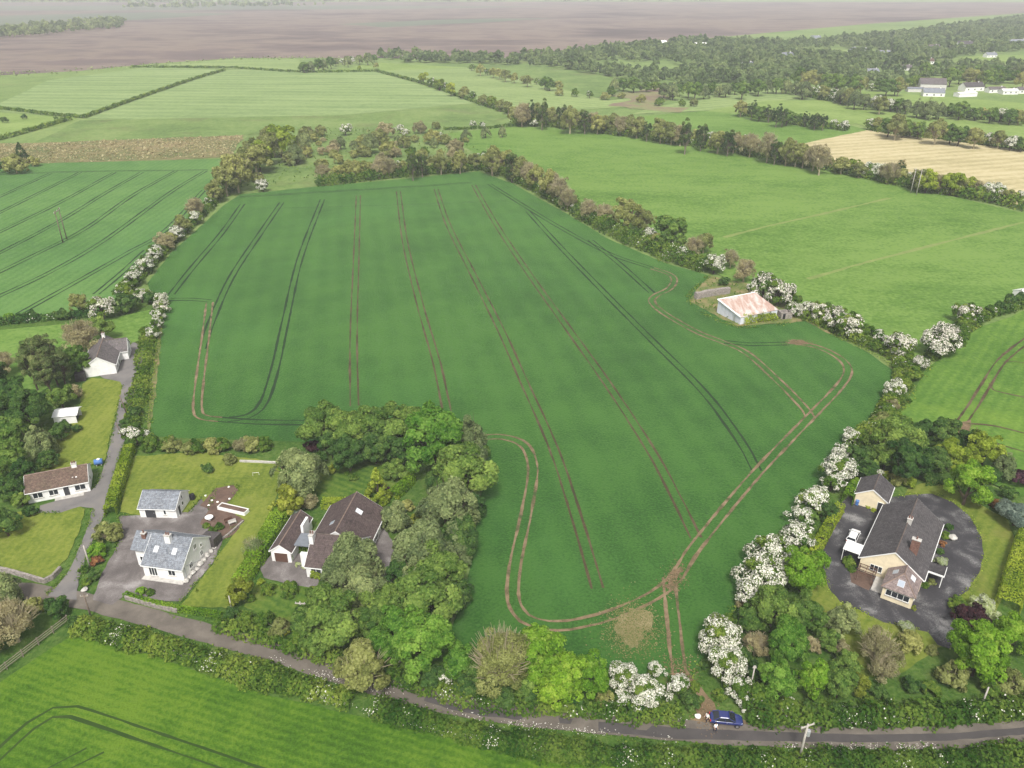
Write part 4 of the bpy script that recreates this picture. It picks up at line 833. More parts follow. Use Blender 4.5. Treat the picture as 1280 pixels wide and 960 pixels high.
woodland('woodland', [[(640, 76), (760, 62), (860, 52), (1000, 55), (1120, 44), (1300, 20), (1500, 8), (1500, 40), (1300, 62), (1200, 72), (1140, 90), (1060, 100), (980, 98), (930, 106), (840, 112), (760, 96), (690, 84), (600, 80), (520, 78)],
   [(470, 71), (560, 72), (640, 74), (600, 80), (500, 78)], [(1040, 104), (1100, 94), (1170, 88), (1240, 84), (1290, 86), (1290, 94), (1180, 96), (1120, 106)], [(900, 98), (985, 92), (985, 104), (930, 108)]], 9.5, (3.4, 5.6), M_wood, 9)
woodland('woodland', [[(-100, 45), (0, 40), (80, 28), (160, 27), (150, 36), (60, 44), (-100, 56)]], 15, (4, 7), M_gry, 10)
woodland('woodland', [[(-200, 4.2), (500, 3.2), (900, 2.6), (900, 1.6), (-200, 2.6)], [(120, 11), (260, 8), (420, 7), (260, 11)]], 34, (6, 10), M_gry, 12)

M_straw = L('dry_straw', (.07, .11, .03), (.16, .15, .06), (.25, .21, .11), trans=.1)
scatter_spot('straw', [(792, 784, 3.9, 5.0, R(-15))], 2600, .15, M_straw, -.02, 3)
M_crumb = L('soil_crumbs', (.11, .075, .04), (.19, .13, .075), (.27, .19, .12), trans=.02)
scatter_spot('dirt', [(841, 724, 1.8, 4.2, R(-30)), (883, 893, 1.8, 2.6, 0), (998, 428, 5, 2, 0), (1206, 536, 3, 3, 0), (848, 838, 2.5, 3, 0)], 420, .13, M_crumb, -.01, 4)
tuft_area('reeds', [[(-60, 182), (40, 180), (303, 170), (290, 195), (60, 204), (-60, 210)]], .5, .75, (-.1, 1.0), M_brn, 6)
tuft_area('undergrowth', [[(296, 240), (292, 200), (312, 172), (420, 158), (560, 163), (618, 198), (596, 206), (400, 222)]], .10, .7, (-.2, .9), M_hed, 7)
tuft_area('undergrowth', [[(886, 346), (864, 376), (921, 406), (1000, 399), (1030, 412), (1005, 396), (940, 360)]], 1.2, .35, (0, .5), M_hed, 8)
tuft_area('undergrowth', [[(-60, 99), (100, 90.5), (300, 74.5), (470, 74), (470, 71), (300, 71), (100, 85.5), (-60, 93)]], .03, 1.6, (-.2, 1.2), M_gry, 9)

def edge_tufts(lines, seed, mat, n=16, size=.17, spread=.28, zr=(0, .22)):
    flower_drift('grass', lines, spread, n, size, zr, mat, seed, -.6)
edge_tufts([[(60, 742), (85, 713), (101, 680), (113, 650), (116, 636)], [(75, 641), (50, 641)], [(116, 611), (123, 602), (133, 573), (140, 543), (147, 512), (153, 482)], [(164, 507), (157, 545), (148, 575), (138, 610), (131, 640), (119, 668), (106, 700), (98, 725)],
   [(142, 692), (152, 668), (149, 646), (175, 645)], [(236, 640), (252, 622)], [(226, 752), (256, 715), (268, 700), (296, 655)], [(262, 632), (272, 609), (292, 606), (298, 612), (282, 633)]], 21, M_hed)
edge_tufts([[(1075, 630), (1110, 622), (1165, 617), (1190, 627), (1212, 645), (1226, 670), (1230, 692), (1224, 716), (1210, 738), (1190, 750)], [(1199, 790), (1188, 811), (1160, 790), (1105, 778), (1078, 765), (1050, 752), (1036, 735), (1030, 712)]], 22, M_ylg, 10, .15)
edge_tufts([[(187, 545), (188, 500), (204, 390)], [(886, 344), (861, 376), (921, 408), (1006, 401)], [(1040, 418), (1121, 466), (1068, 556)], [(860, 850), (900, 790), (972, 692)]], 23, M_hed, 14, .25, .5, (0, .4))
# ------------------------------------------------------------------ buildings
def wall_mat(name, col, dirt=(.45, .42, .36)):
    m, nt, out = new_mat(name); v = opos(nt)
    n1 = noise(nt, v, .9, 6, .65, .5); n2 = noise(nt, v, 14, 2)
    lo = tuple(x * .86 for x in col)
    cc = ramp(nt, n1, [(.35, lo), (.6, col)]); cc = mixc(nt, ramp(nt, noise(nt, opos(nt, (3, 3, .5)), .8, 5, .7), [(.58, 0.0), (.8, .35)]), cc, dirt)
    principled(nt, out, cc, .9, .2, n2, .15, .02); return m

def tile_mat(name, lo, hi, moss=(.13, .13, .07), rough=.8, row=.33, mossamt=.35):
    m, nt, out = new_mat(name)
    b = N(nt, 'ShaderNodeTexBrick'); b.inputs['Scale'].default_value = 1.0; b.inputs['Brick Width'].default_value = .34; b.inputs['Row Height'].default_value = row
    b.inputs['Mortar Size'].default_value = .018; b.inputs['Color1'].default_value = c4(lo); b.inputs['Color2'].default_value = c4(hi); b.inputs['Mortar'].default_value = c4(tuple(x * .55 for x in lo))
    at_ = N(nt, 'ShaderNodeUVMap'); nt.links.new(at_.outputs[0], b.inputs['Vector'])
    v = opos(nt); c = mixc(nt, ramp(nt, noise(nt, v, 1.1, 6, .7, .4), [(.48, 0.0), (.72, mossamt)]), b.outputs[0], moss)
    c = mixc(nt, ramp(nt, noise(nt, v, .35, 4, .6), [(.35, 0.0), (.7, .35)]), c, tuple(min(1, x * 1.5) for x in hi))
    sp = noise(nt, v, 2.6, 4, .8); c = mixc(nt, 1.0, c, ramp(nt, sp, [(.36, (.62, .62, .62)), (.5, (1, 1, 1)), (.66, (1.45, 1.45, 1.45))]), 'MULTIPLY')
    principled(nt, out, c, rough, .3, b.outputs['Fac'], -.4, .04); return m

W_white = wall_mat('white_render', (.80, .79, .77)); W_cream = wall_mat('cream_render', (.76, .66, .47), (.5, .44, .34)); W_grey = wall_mat('grey_render', (.58, .56, .54))
W_stone = plain_mat('rubble_stone', (.27, .24, .22), .95, .1, var=.45, scale=2.5, dirt=(.12, .13, .07)); W_bluegrey = wall_mat('painted_sheeting', (.62, .64, .70))
T_slate = tile_mat('blue_slate', (.135, .15, .175), (.20, .215, .24), (.25, .25, .25), mossamt=.4)
T_brown = tile_mat('brown_tile', (.085, .055, .042), (.125, .085, .065)); T_dbrown = tile_mat('dark_brown_tile', (.058, .042, .042), (.088, .064, .060), (.12, .10, .08))
T_grey = tile_mat('grey_tile', (.085, .075, .078), (.125, .11, .11)); T_char = tile_mat('charcoal_tile', (.050, .046, .048), (.080, .073, .075), (.10, .09, .085), mossamt=.25)
T_pink = tile_mat('pinkish_tile', (.16, .125, .12), (.21, .165, .155), (.22, .18, .15))
T_flat = plain_mat('grey_felt_roof', (.17, .185, .21), .6, .3)
B_white = plain_mat('white_paint', (.82, .82, .80), .5, .4, var=.05); B_ridge = plain_mat('ridge_tile', (.22, .16, .13), .9, .2, var=.3); B_dridge = plain_mat('dark_ridge_tile', (.12, .095, .085), .9, .2, var=.3)
B_dark = plain_mat('dark_door_paint', (.045, .045, .05), .6, .3); B_brown = plain_mat('brown_door_paint', (.10, .055, .04), .6, .3); B_brick = plain_mat('red_brick', (.17, .095, .075), .9, .15, var=.4, scale=4)
B_step = plain_mat('pale_concrete', (.45, .43, .40), .9, .2, var=.2); B_timber = plain_mat('weathered_timber', (.25, .21, .17), .85, .2, var=.3, scale=3); B_galv = plain_mat('galvanised_steel', (.46, .47, .49), .5, .5, .4, var=.15)
B_pole = plain_mat('pole_timber', (.16, .125, .10), .9, .15, var=.3, scale=2); B_polepale = plain_mat('bleached_pole_timber', (.42, .39, .35), .9, .15, var=.2, scale=2); B_black = plain_mat('black_rubber', (.02, .02, .022), .8, .3)
def glass_mat(name, col):
    m, nt, out = new_mat(name); principled(nt, out, col, .06, .7); return m
B_glass = glass_mat('window_glass', (.025, .03, .036)); B_sky = glass_mat('rooflight_glass', (.34, .38, .44)); B_skyw = plain_mat('rooflight_white', (.80, .82, .84), .2, .5, var=.03)  # last one: near-white pane colour for the white rooflights

def rust_mat():
    m, nt, out = new_mat('rusty_sheeting'); v = opos(nt, (1, .22, 1))
    n1 = noise(nt, v, .55, 6, .7, .3); n2 = noise(nt, opos(nt), 1.4, 5, .6)
    c = ramp(nt, n1, [(.36, (.60, .56, .54)), (.47, (.50, .40, .35)), (.57, (.40, .265, .215)), (.74, (.47, .34, .29))])
    c = mixc(nt, ramp(nt, n2, [(.60, 0.0), (.74, .6)]), c, (.62, .57, .54))
    w = N(nt, 'ShaderNodeTexWave', wave_type='BANDS', bands_direction='X'); w.inputs['Scale'].default_value = 1.3; nt.links.new(opos(nt), w.inputs['Vector'])
    principled(nt, out, c, .7, .3, w.outputs[1], .5, .05); return m
B_rust = rust_mat()

def obox(mb, o, u, v, n, u0, u1, v0, v1, n0, n1):
    o, u, v, n = Vector(o), Vector(u), Vector(v), Vector(n)
    c = lambda a, b, d: tuple(o + u * a + v * b + n * d)
    return mb.prism([c(u0, v0, n0), c(u1, v0, n0), c(u1, v1, n0), c(u0, v1, n0)], [c(u0, v0, n1), c(u1, v0, n1), c(u1, v1, n1), c(u0, v1, n1)])

UP = (0, 0, 1)
def face(side, W, Lg, x0=0, y0=0):
    return {'S': ((x0, y0, 0), (1, 0, 0), (0, -1, 0)), 'N': ((x0 + W, y0 + Lg, 0), (-1, 0, 0), (0, 1, 0)),
            'E': ((x0 + W, y0, 0), (0, 1, 0), (1, 0, 0)), 'W': ((x0, y0 + Lg, 0), (0, -1, 0), (-1, 0, 0))}[side]

def window(par, fc, u, z, w, h, panes=2, mat=None, glass=None, sill=True):
    o, uu, n = fc; mat = mat or B_white; f = .07; mb = MB()
    for (a, b, c, d) in ((u, u + w, z, z + f), (u, u + w, z + h - f, z + h), (u, u + f, z + f, z + h - f), (u + w - f, u + w, z + f, z + h - f)): obox(mb, o, uu, UP, n, a, b, c, d, -.02, .05)
    for k in range(1, panes):
        x = u + w * k / panes; obox(mb, o, uu, UP, n, x - f / 2, x + f / 2, z + f, z + h - f, -.02, .045)
    win = mb.build('window', mat, par)
    g = MB(); obox(g, o, uu, UP, n, u + f, u + w - f, z + f, z + h - f, -.015, .02); g.build('pane', glass or B_glass, win)
    if sill:
        s = MB(); obox(s, o, uu, UP, n, u - .08, u + w + .08, z - .1, z - .004, -.01, .14); s.build('sill', B_step, win)
    return win

def door(par, fc, u, w, h, mat, z=0.0, handle=True, name='door'):
    o, uu, n = fc; mb = MB(); obox(mb, o, uu, UP, n, u, u + w, z, z + h, -.02, .04)
    fr = .07
    d = mb.build(name, mat, par)
    b = MB()
    for (a, c, e, g) in ((u - fr, u, z, z + h + fr), (u + w, u + w + fr, z, z + h + fr), (u, u + w, z + h, z + h + fr)): obox(b, o, uu, UP, n, a, c, e, g, -.02, .07)
    b.build('frame', B_white, d)
    if handle:
        k = MB(); obox(k, o, uu, UP, n, u + w * .8, u + w * .9, z + 1.0, z + 1.05, .04, .09); k.build('handle', B_galv, d)
    return d

def slab(mb, a, b, c, d, th, uvs, u_len, v_len):
    """a roof slope: corners a,b along the eave, c,d along the ridge (above b,a), given thickness"""
    a, b, c, d = map(Vector, (a, b, c, d)); n = (b - a).cross(d - a).normalized() * th
    mb.prism([a - n, b - n, c - n, d - n], [a, b, c, d])

def roof_obj(slopes, mat, par, ridges=(), th=.14, ridge_mat=None, rr=.11):
    mb = MB()
    for s in slopes:
        P = [Vector(p) for p in s]; n = (P[1] - P[0]).cross(P[2] - P[0]).normalized()
        if n.z < 0: n = -n
        mb.prism([p - n * th for p in P], P)
    me = mb.mesh('roof', mat); uv = me.uv_layers.new(name='UVMap')
    for p in me.polygons:
        n = p.normal; t = Vector((-n.y, n.x, 0)); t = t.normalized() if t.length > .05 else Vector((1, 0, 0)); b = n.cross(t)
        for li in p.loop_indices:
            q = me.vertices[me.loops[li].vertex_index].co; uv.data[li].uv = (q.dot(t), q.dot(b))
    ro = link('roof', me, par)
    if ridges:
        m2 = MB()
        for (a, b) in ridges: m2.tube([Vector(a) + Vector((0, 0, .02)), Vector(b) + Vector((0, 0, .02))], [rr, rr], 6)
        m2.build('ridge_capping', ridge_mat or B_ridge, ro)
    return ro

def gable(par, x0, y0, W, Lg, eave, ridge, axis, wall, tile, ridge_mat=None, over=.3, verge=.12, gutters=True, zb=-.2, fascia=True):
    """walls and gabled roof over a rectangle; axis is the way the ridge runs"""
    if axis == 'y':
        q = lambda a, b, z: (x0 + a, y0 + b, z); hw, LL = W / 2, Lg
    else:
        q = lambda a, b, z: (x0 + b, y0 + Lg - a, z); hw, LL = Lg / 2, W
    prof = [(0, zb), (2 * hw, zb), (2 * hw, eave), (hw, ridge - .02), (0, eave)]
    MB().prism([q(a, 0, z) for a, z in prof], [q(a, LL, z) for a, z in prof]).build('wall', wall, par)
    k = (ridge - eave) / hw; t = .16; e = eave - over * k + t; rz = ridge + t
    S1 = [q(-over, -verge, e), q(-over, LL + verge, e), q(hw, LL + verge, rz), q(hw, -verge, rz)]
    S2 = [q(2 * hw + over, -verge, e), q(2 * hw + over, LL + verge, e), q(hw, LL + verge, rz), q(hw, -verge, rz)]
    ro = roof_obj([S1, S2], tile, par, [(q(hw, -verge, rz), q(hw, LL + verge, rz))], ridge_mat=ridge_mat)
    if fascia:
        g = MB()
        for sx in (-1, 1):
            xx = -over if sx < 0 else 2 * hw + over
            g.tube([q(xx + sx * .05, -verge, e - .12), q(xx + sx * .05, LL + verge, e - .12)], [.07, .07], 5)
            for yy in (-verge - .03, LL + verge + .03):
                P = [Vector(q(xx, yy, e - .03)), Vector(q(hw, yy, rz - .03))]; dn = Vector((0, 0, -.2))
                th = Vector(q(0, .025, 0)) - Vector(q(0, 0, 0))
                g.prism([tuple(P[0] - th), tuple(P[1] - th), tuple(P[1] + dn - th), tuple(P[0] + dn - th)], [tuple(P[0] + th), tuple(P[1] + th), tuple(P[1] + dn + th), tuple(P[0] + dn + th)])
        g.build('bargeboard', B_white, ro)
    def rooflight(side, along, up, w=.8, h=1.1, glass=B_skyw):
        """a window in the slope: side 0/1, distance along the ridge, fraction of the way up"""
        a = Vector(S1[0] if side == 0 else S2[0]); al = (Vector(S1[1]) - Vector(S1[0])).normalized(); sl = Vector((S1 if side == 0 else S2)[3]) - a
        v = sl.normalized(); n = al.cross(v).normalized()
        if n.z < 0: n = -n
        o = a + al * (along + verge) + v * sl.length * up
        f = MB(); obox(f, o, al, v, n, 0, w, 0, h, -.05, .07); wo = f.build('rooflight', B_galv, ro)
        g = MB(); obox(g, o, al, v, n, .07, w - .07, .07, h - .07, .06, .085); g.build('pane', glass, wo)
    def chimney(x, y, z0, h, w=.9, d=.6, mat=wall, pots=2, cap=B_step):
        c = MB().box(x - w / 2, y - d / 2, z0, x + w / 2, y + d / 2, z0 + h).build('chimney', mat, ro)
        MB().box(x - w / 2 - .07, y - d / 2 - .07, z0 + h + .002, x + w / 2 + .07, y + d / 2 + .07, z0 + h + .14).build('chimney_cap', cap, ro)
        p = MB()
        for i in range(pots):
            p.lathe(x + (i - (pots - 1) / 2) * .4, y, [(.14, z0 + h + .14), (.12, z0 + h + .3), (.11, z0 + h + .55), (.14, z0 + h + .6)], 8)
        if pots: p.build('chimney_pot', B_brick, ro)
    return ro, rooflight, chimney

def at_base(p0, p1=None, rz=None):
    a = at(*p0); b = at(*p1) if p1 else None
    return a, (math.atan2((b - a).y, (b - a).x) if b is not None else rz), ((b - a).length if b is not None else 0)

# slate-roofed white house
h = empty('house', (-61.0, 100.4, 0), R(-10.5)); tag(h, 'white house with blue slate roof and two white rooflights in a tarmac yard', 'house')
ro, rl, ch = gable(h, 0, 0, 7.2, 8.4, 2.6, 5.7, 'x', W_white, T_slate, T_slate)
rl(1, 1.3, .42); rl(1, 4.6, .42)
ch(3.4, 3.3, 4.2, 2.2, 1.0, .7, W_white); ch(-1.2, 3.5, 4.6, 1.4, .7, .6, B_brick, 1)
MB().prism([(-2.7, 2.3, -.2), (-.01, 2.3, -.2), (-.01, 8.38, -.2), (-2.7, 8.38, -.2)], [(-2.7, 2.3, 3.2), (-.01, 2.3, 3.2), (-.01, 8.38, 2.5), (-2.7, 8.38, 2.5)]).build('wall', W_white, h)
MB().prism([(-2.7, 2.4, 3.2), (-2.7, 8.3, 2.5), (-2.7, 4.2, 5.6)], [(-.02, 2.4, 3.2), (-.02, 8.3, 2.5), (-.02, 4.2, 5.6)]).build('wall', W_white, h)
roof_obj([[(-3.0, 1.6, 3.9 - .17), (-.13, 1.6, 3.9 - .17), (-.13, 4.2, 5.845), (-3.0, 4.2, 5.845)], [(-3.0, 8.7, 2.52), (-.13, 8.7, 2.52), (-.13, 4.2, 5.845), (-3.0, 4.2, 5.845)]], T_slate, h)
MB().prism([(5.2, 8.41, -.2), (7.9, 8.41, -.2), (7.9, 11, -.2), (5.2, 11, -.2)], [(5.2, 8.41, 2.1), (7.9, 8.41, 2.1), (7.9, 11, 1.7), (5.2, 11, 1.7)]).build('porch', T_grey, h)
S = face('S', 7.2, 8.4); E = face('E', 7.2, 8.4)
window(h, S, 1.0, .4, 1.5, 1.7, 3); window(h, S, 4.5, .9, 1.3, 1.1, 2); window(h, E, 1.9, .9, .9, 1.1, 2); window(h, E, 5.2, .9, .8, 1.0, 2); window(h, E, 3.9, 3.3, .8, 1.0, 2); window(h, face('S', 2.7, 1, -2.7, 2.3), .6, .9, 1.2, 1.1, 2); window(h, E, 5.6, 2.5, .6, .7, 1)
MB().box(-.1, -.9, -.1, 7.3, -.01, .12).build('path_step', B_step, h)
pp = MB(); pp.tube([(7.26, .6, 0), (7.26, .6, 2.4)], [.05, .05], 6); pp.tube([(7.27, 1.0, 2.4), (7.27, 4.6, .6)], [.04, .04], 5); pp.build('drainpipe', B_galv, h)

h = empty('garage', (-68.5, 116.4, 0), R(-2.5)); tag(h, 'white garage with blue slate roof on the upper side of the tarmac yard', 'garage')
gable(h, 0, 0, 6.9, 5.6, 2.15, 3.9, 'x', W_white, T_slate, T_slate)
S = face('S', 6.9, 5.6); E = face('E', 6.9, 5.6)
door(h, S, 1.1, 1.9, 1.8, B_dark, name='garage_door'); window(h, S, 4.5, .7, .5, 1.1, 1); door(h, E, .8, .8, 1.9, B_dark); window(h, E, 2.4, .9, .7, .9, 1); window(h, E, 2.6, 2.4, .5, .7, 1)

# white bungalow with brown roof
a, rz, Wd = at_base((36, 629), (113.4, 613.6))
h = empty('bungalow', a, rz); tag(h, 'long white bungalow with plain brown tiled roof beside the curving lane', 'house')
ro, rl, ch = gable(h, 0, 0, Wd, 6.4, 2.35, 4.1, 'x', W_white, T_brown, B_ridge)
S = face('S', Wd, 6.4); E = face('E', Wd, 6.4)
window(h, S, 1.0, .7, 1.7, 1.2, 2); window(h, S, 3.7, .7, 1.6, 1.2, 2); door(h, S, 6.2, .95, 2.05, B_dark); window(h, S, 8.1, .7, 1.9, 1.2, 2); window(h, E, 2.4, .8, 1.0, 1.1, 1)
ch(Wd * .80, 3.2, 3.6, 1.3, .9, .6, W_white); MB().box(4.5, -1.1, -.1, 9.5, -.02, .1).build('path_step', B_step, h)
for k, (xx, yy) in enumerate(((Wd * .74, 1.9), (Wd * .82, 1.0), (Wd * .76, 1.2))): MB().lathe(xx, yy, [(.09, 2.6), (.09, 3.35 - .3 * (yy < 1.5)), (.16, 3.36 - .3 * (yy < 1.5)), (.16, 3.45 - .3 * (yy < 1.5))], 8).build('roof_vent', B_white, ro)

# white house at the lane end
a, rz, Wd = at_base((107, 471.5), (146.3, 466.8))
h = empty('house', a, rz + R(1)); tag(h, 'white gabled house with dark grey tiled roof at the top end of the lane', 'house')
ro, rl, ch = gable(h, 0, 0, Wd, 14.2, 2.5, 4.9, 'y', W_white, T_grey, B_ridge)
gable(h, Wd / 2, 8.2, Wd / 2 + 2.0, 5.6, 2.45, 4.7, 'x', W_white, T_grey, B_dridge)
ch(Wd / 2, 13.0, 4.2, 1.7, .7, .9, W_white)
E = face('E', Wd, 14.2); E2 = face('E', Wd / 2 + 2.0, 5.6, Wd / 2, 8.2)
window(h, E, 1.5, .8, 1.5, 1.2, 2); door(h, E, 5.0, .95, 2.05, B_dark); window(h, E, 6.4, .8, 1.2, 1.2, 2); window(h, E2, 1.8, .8, 1.8, 1.2, 3)
MB().prism([(-1.9, -.4, -.2), (.3, -.4, -.2), (.3, -2.0, -.2), (-1.9, -2.0, -.2)], [(-1.9, -.4, 2.1), (.3, -.4, 2.1), (.3, -2.0, 1.8), (-1.9, -2.0, 1.8)]).build('lean_to', T_char, h)

a = at(69, 531); h = empty('shed', a, R(12)); tag(h, 'small open-ended shed with white sheet roof among dark trees', 'shed')
shw = MB()
for (x0, y0, x1, y1) in ((0, 0, 4.6, .12), (0, 3.6, 4.6, 3.72), (0, .12, .12, 3.6)): shw.box(x0, y0, -.2, x1, y1, 2.0)
shw.build('wall', W_white, h)
roof_obj([[(-.2, -.25, 2.0), (5.0, -.25, 2.0), (5.0, 1.86, 2.75), (-.2, 1.86, 2.75)], [(-.2, 3.95, 2.0), (5.0, 3.95, 2.0), (5.0, 1.86, 2.75), (-.2, 1.86, 2.75)]], B_white, h, th=.08)
MB().box(2.6, 1.0, 0, 4.2, 2.8, 1.3).build('dark_block', B_dark, h)  # plain dark block set in the open end of the shed

# brown-tiled house in the copse
h = empty('house', (-34.6, 105.2, 0), R(-8.1)); tag(h, 'dark brown tiled house with white chimneys, half hidden inside the copse', 'house')
ro, rl, ch = gable(h, 0, .2, 10.0, 11.3, 2.5, 5.85, 'y', W_white, T_dbrown, B_ridge)
rl(1, 6.6, .58, 1.1, 1.3); rl(0, 3.2, .55, .9, .9, B_sky)
ro2, rl2, ch2 = gable(h, 1.3, -4.9, 8.4, 8.8, 2.4, 5.45, 'x', W_white, T_dbrown, B_dridge)
ch2(1.5, -1.4, 3.6, 2.6, .7, 1.3, W_white); ch2(8.6, -1.6, 4.0, 1.9, .8, .7, W_white)
MB().box(-.35, -3.0, -.2, 1.25, -2.4, 3.1).build('wing_wall', W_white, h)
E = face('E', 10, 11.3, 0, .2)
window(h, E, 1.4, .5, 1.5, 1.6, 2); window(h, E, 4.2, .4, 2.2, 1.8, 3); window(h, E, 7.9, .7, 1.4, 1.3, 2); window(h, face('S', 8.4, 8.8, 1.3, -4.9), .8, .6, 1.8, 1.3, 2); door(h, face('S', 8.4, 8.8, 1.3, -4.9), 3.8, 1.0, 2.0, B_brown)
h = empty('garage', (-40.9, 104.2, 0), R(-8)); tag(h, 'narrow brown-tiled garage with white gable facing the courtyard', 'garage')
ro, rl, ch = gable(h, 0, 0, 3.5, 9.6, 2.25, 3.55, 'y', W_white, T_dbrown, B_ridge, over=.25)
door(h, face('S', 3.5, 9.6), .6, 2.3, 1.9, B_brown, handle=False, name='garage_door')
MB().box(3.52, 5.0, -.2, 3.95, 7.6, 4.0).build('wing_wall', W_white, h)
MB().box(3.53, 1.6, 2.35, 7.4, 4.9, 2.55).build('flat_roof', T_flat, h)
MB().box(3.53, 4.6, -.2, 7.2, 4.8, 2.34).build('link_wall', W_white, h)

# cream house
h = empty('house', (58.2, 102.0, 0), R(-35)); tag(h, 'large cream house with charcoal tiled roof standing in the dark looping driveway', 'house')
ro, rl, ch = gable(h, 0, 0, 9.4, 17.8, 2.6, 5.8, 'y', W_cream, T_char, B_dridge, over=.35)
ch(4.9, 9.6, 5.2, 1.5, .75, .75, B_step); ch(6.9, 3.9, 3.9, 3.0, 1.3, .7, B_brick, 1)
S = face('S', 9.4, 17.8); E = face('E', 9.4, 17.8); Wf = face('W', 9.4, 17.8)
window(h, S, 1.6, .9, 1.9, 1.2, 3)
for u in (7.5, 10.6, 13.6): window(h, E, u, .8, 1.6, 1.2, 2)
for u in (2.0, 6.0, 10.0, 13.5): window(h, Wf, u, .9, 1.3, 1.1, 2)
MB().box(4.6, -5.0, -.2, 9.1, -.01, 2.45).build('wall', W_cream, h)
sx0, sx1, sy0, ez, rz2 = 4.3, 9.4, -5.35, 2.5, 4.35; mx = (sx0 + sx1) / 2
sr = roof_obj([[(sx0, sy0, ez), (sx1, sy0, ez), (mx, -2.5, rz2)], [(sx0, sy0, ez), (sx0, -.02, ez), (mx, -.02, rz2), (mx, -2.5, rz2)], [(sx1, sy0, ez), (sx1, -.02, ez), (mx, -.02, rz2), (mx, -2.5, rz2)]], T_pink, h,
              [((sx0, sy0, ez), (mx, -2.5, rz2)), ((sx1, sy0, ez), (mx, -2.5, rz2)), ((mx, -2.5, rz2), (mx, -.1, rz2))], rr=.09)
def light_on(a, al, sl, u, v, w, hh, glass):
    a, al, sl = Vector(a), Vector(al).normalized(), Vector(sl).normalized(); n = al.cross(sl); n = n if n.z > 0 else -n
    f = MB(); obox(f, a, al, sl, n, u, u + w, v, v + hh, -.05, .07); wo = f.build('rooflight', B_galv, sr); g = MB(); obox(g, a, al, sl, n, u + .07, u + w - .07, v + .07, v + hh - .07, .06, .085); g.build('pane', glass, wo)
light_on((sx0, sy0, ez), (1, 0, 0), (0, 2.85, 1.85), 2.05, 1.0, 1.0, 1.1, B_sky); light_on((sx0, sy0, ez), (0, 1, 0), (2.55, 0, 1.85), 3.2, 1.1, 1.0, .9, B_sky); light_on((sx1, sy0, ez), (0, 1, 0), (-2.55, 0, 1.85), 3.0, 1.1, 1.2, .9, B_skyw)
SF = face('S', 4.5, 5, 4.6, -5.0)
window(h, SF, .5, 1.0, 3.5, 1.15, 4); window(h, face('E', 4.5, 5, 4.6, -5.0), 1.2, .9, 2.6, 1.2, 3); door(h, face('W', 4.5, 5, 4.6, -5.0), 2.0, 1.2, 2.0, B_white)
MB().box(2.9, -4.0, -.1, 4.58, -.3, .25).build('step', B_step, h)
MB().box(9.43, 3.0, 2.3, 12.1, 5.6, 2.5).build('porch_roof', T_char, h)
pf = MB()
for (x0, y0, x1, y1) in ((9.5, 2.95, 9.62, 3.1), (11.9, 2.95, 12.02, 3.1), (11.9, 5.4, 12.02, 5.52)): pf.box(x0, y0, 0, x1, y1, 2.29)
pf.box(9.44, 2.86, 2.2, 12.2, 2.94, 2.52); pf.box(12.12, 2.95, 2.2, 12.2, 5.6, 2.52); pf.build('porch_frame', B_white, h)
MB().box(9.45, 4.9, 0, 11.8, 5.0, 2.25).build('porch_shade', B_dark, h)  # dark panel painted in for the shade inside the open porch
cn = MB().box(-3.1, .8, 2.35, -.42, 3.7, 2.45).build('canopy', B_white, h)
cp = MB()
for (x, y) in ((-3.0, .9), (-3.0, 3.6)): cp.tube([(x, y, 0), (x, y, 2.35)], [.05, .05], 6)
cp.build('canopy_post', B_white, cn)
pg = MB()
h2 = empty('pergola', (0, 0, 0)); tag(h2, 'low brown timber pergola on the patio under the cream gable', 'pergola')
MT = Matrix.Translation((58.2, 102.0, 0)) @ Matrix.Rotation(R(-35), 4, 'Z'); h2.matrix_world = MT
for x in (.2, 1.3, 2.4, 2.8): pg.box(x, -3.1, 1.6, x + .1, -.5, 1.72)
for y in (-3.0, -2.2, -1.4, -.6): pg.box(0, y, 1.73, 2.9, y + .1, 1.83)
pg.build('beam', B_brown, h2)
for (x, y) in ((.25, -2.95), (2.7, -2.95), (.25, -.7), (2.7, -.7)): MB().box(x, y, 0, x + .1, y + .1, 1.59).build('post', B_brown, h2)

h = empty('garage', (64.7, 120.6, 0), R(-33)); tag(h, 'cream garage with charcoal tiled roof behind the cream house', 'garage')
gable(h, 0, 0, 5.4, 6.0, 2.4, 4.15, 'y', W_cream, T_char, B_dridge, over=.3)
door(h, face('E', 5.4, 6), 1.4, 2.4, 2.0, B_white, handle=False, name='garage_door'); door(h, face('S', 5.4, 6), 4.0, .9, 1.9, B_dark)

# rusty barn and its walls
A_, B_, C_, D_ = at(896, 390.5), at(925, 405.5), at(970.5, 396), at(941, 382)
h = empty('barn', A_, 0); tag(h, 'white walled barn with sloping rust-streaked metal roof at the edge of the wheat', 'barn')
lo = lambda p: Vector(p) - A_
pts = [lo(A_), lo(B_), lo(C_), lo(D_)]; hts = (4.0, 2.1, 2.2, 4.1)
MB().prism([p + Vector((0, 0, -.3)) for p in pts], [p + Vector((0, 0, z)) for p, z in zip(pts, hts)]).build('wall', W_bluegrey, h)
ctr = sum(pts, Vector()) / 4
rp = [ctr + (p - ctr) * 1.025 + Vector((0, 0, z + .05)) for p, z in zip(pts, hts)]
MB().prism(rp, [p + Vector((0, 0, .12)) for p in rp]).build('roof', B_rust, h)
ed = MB(); ed.tube([rp[0] + Vector((0, 0, .1)), rp[1] + Vector((0, 0, .1))], [.22, .22], 6); ed.tube([rp[0] + Vector((0, 0, .1)), rp[3] + Vector((0, 0, .1))], [.14, .14], 6); ed.build('roof_flashing', B_white, h)
dv = pts[1] - pts[0]; nrm = Vector((dv.y, -dv.x, 0)).normalized(); du = dv.normalized()
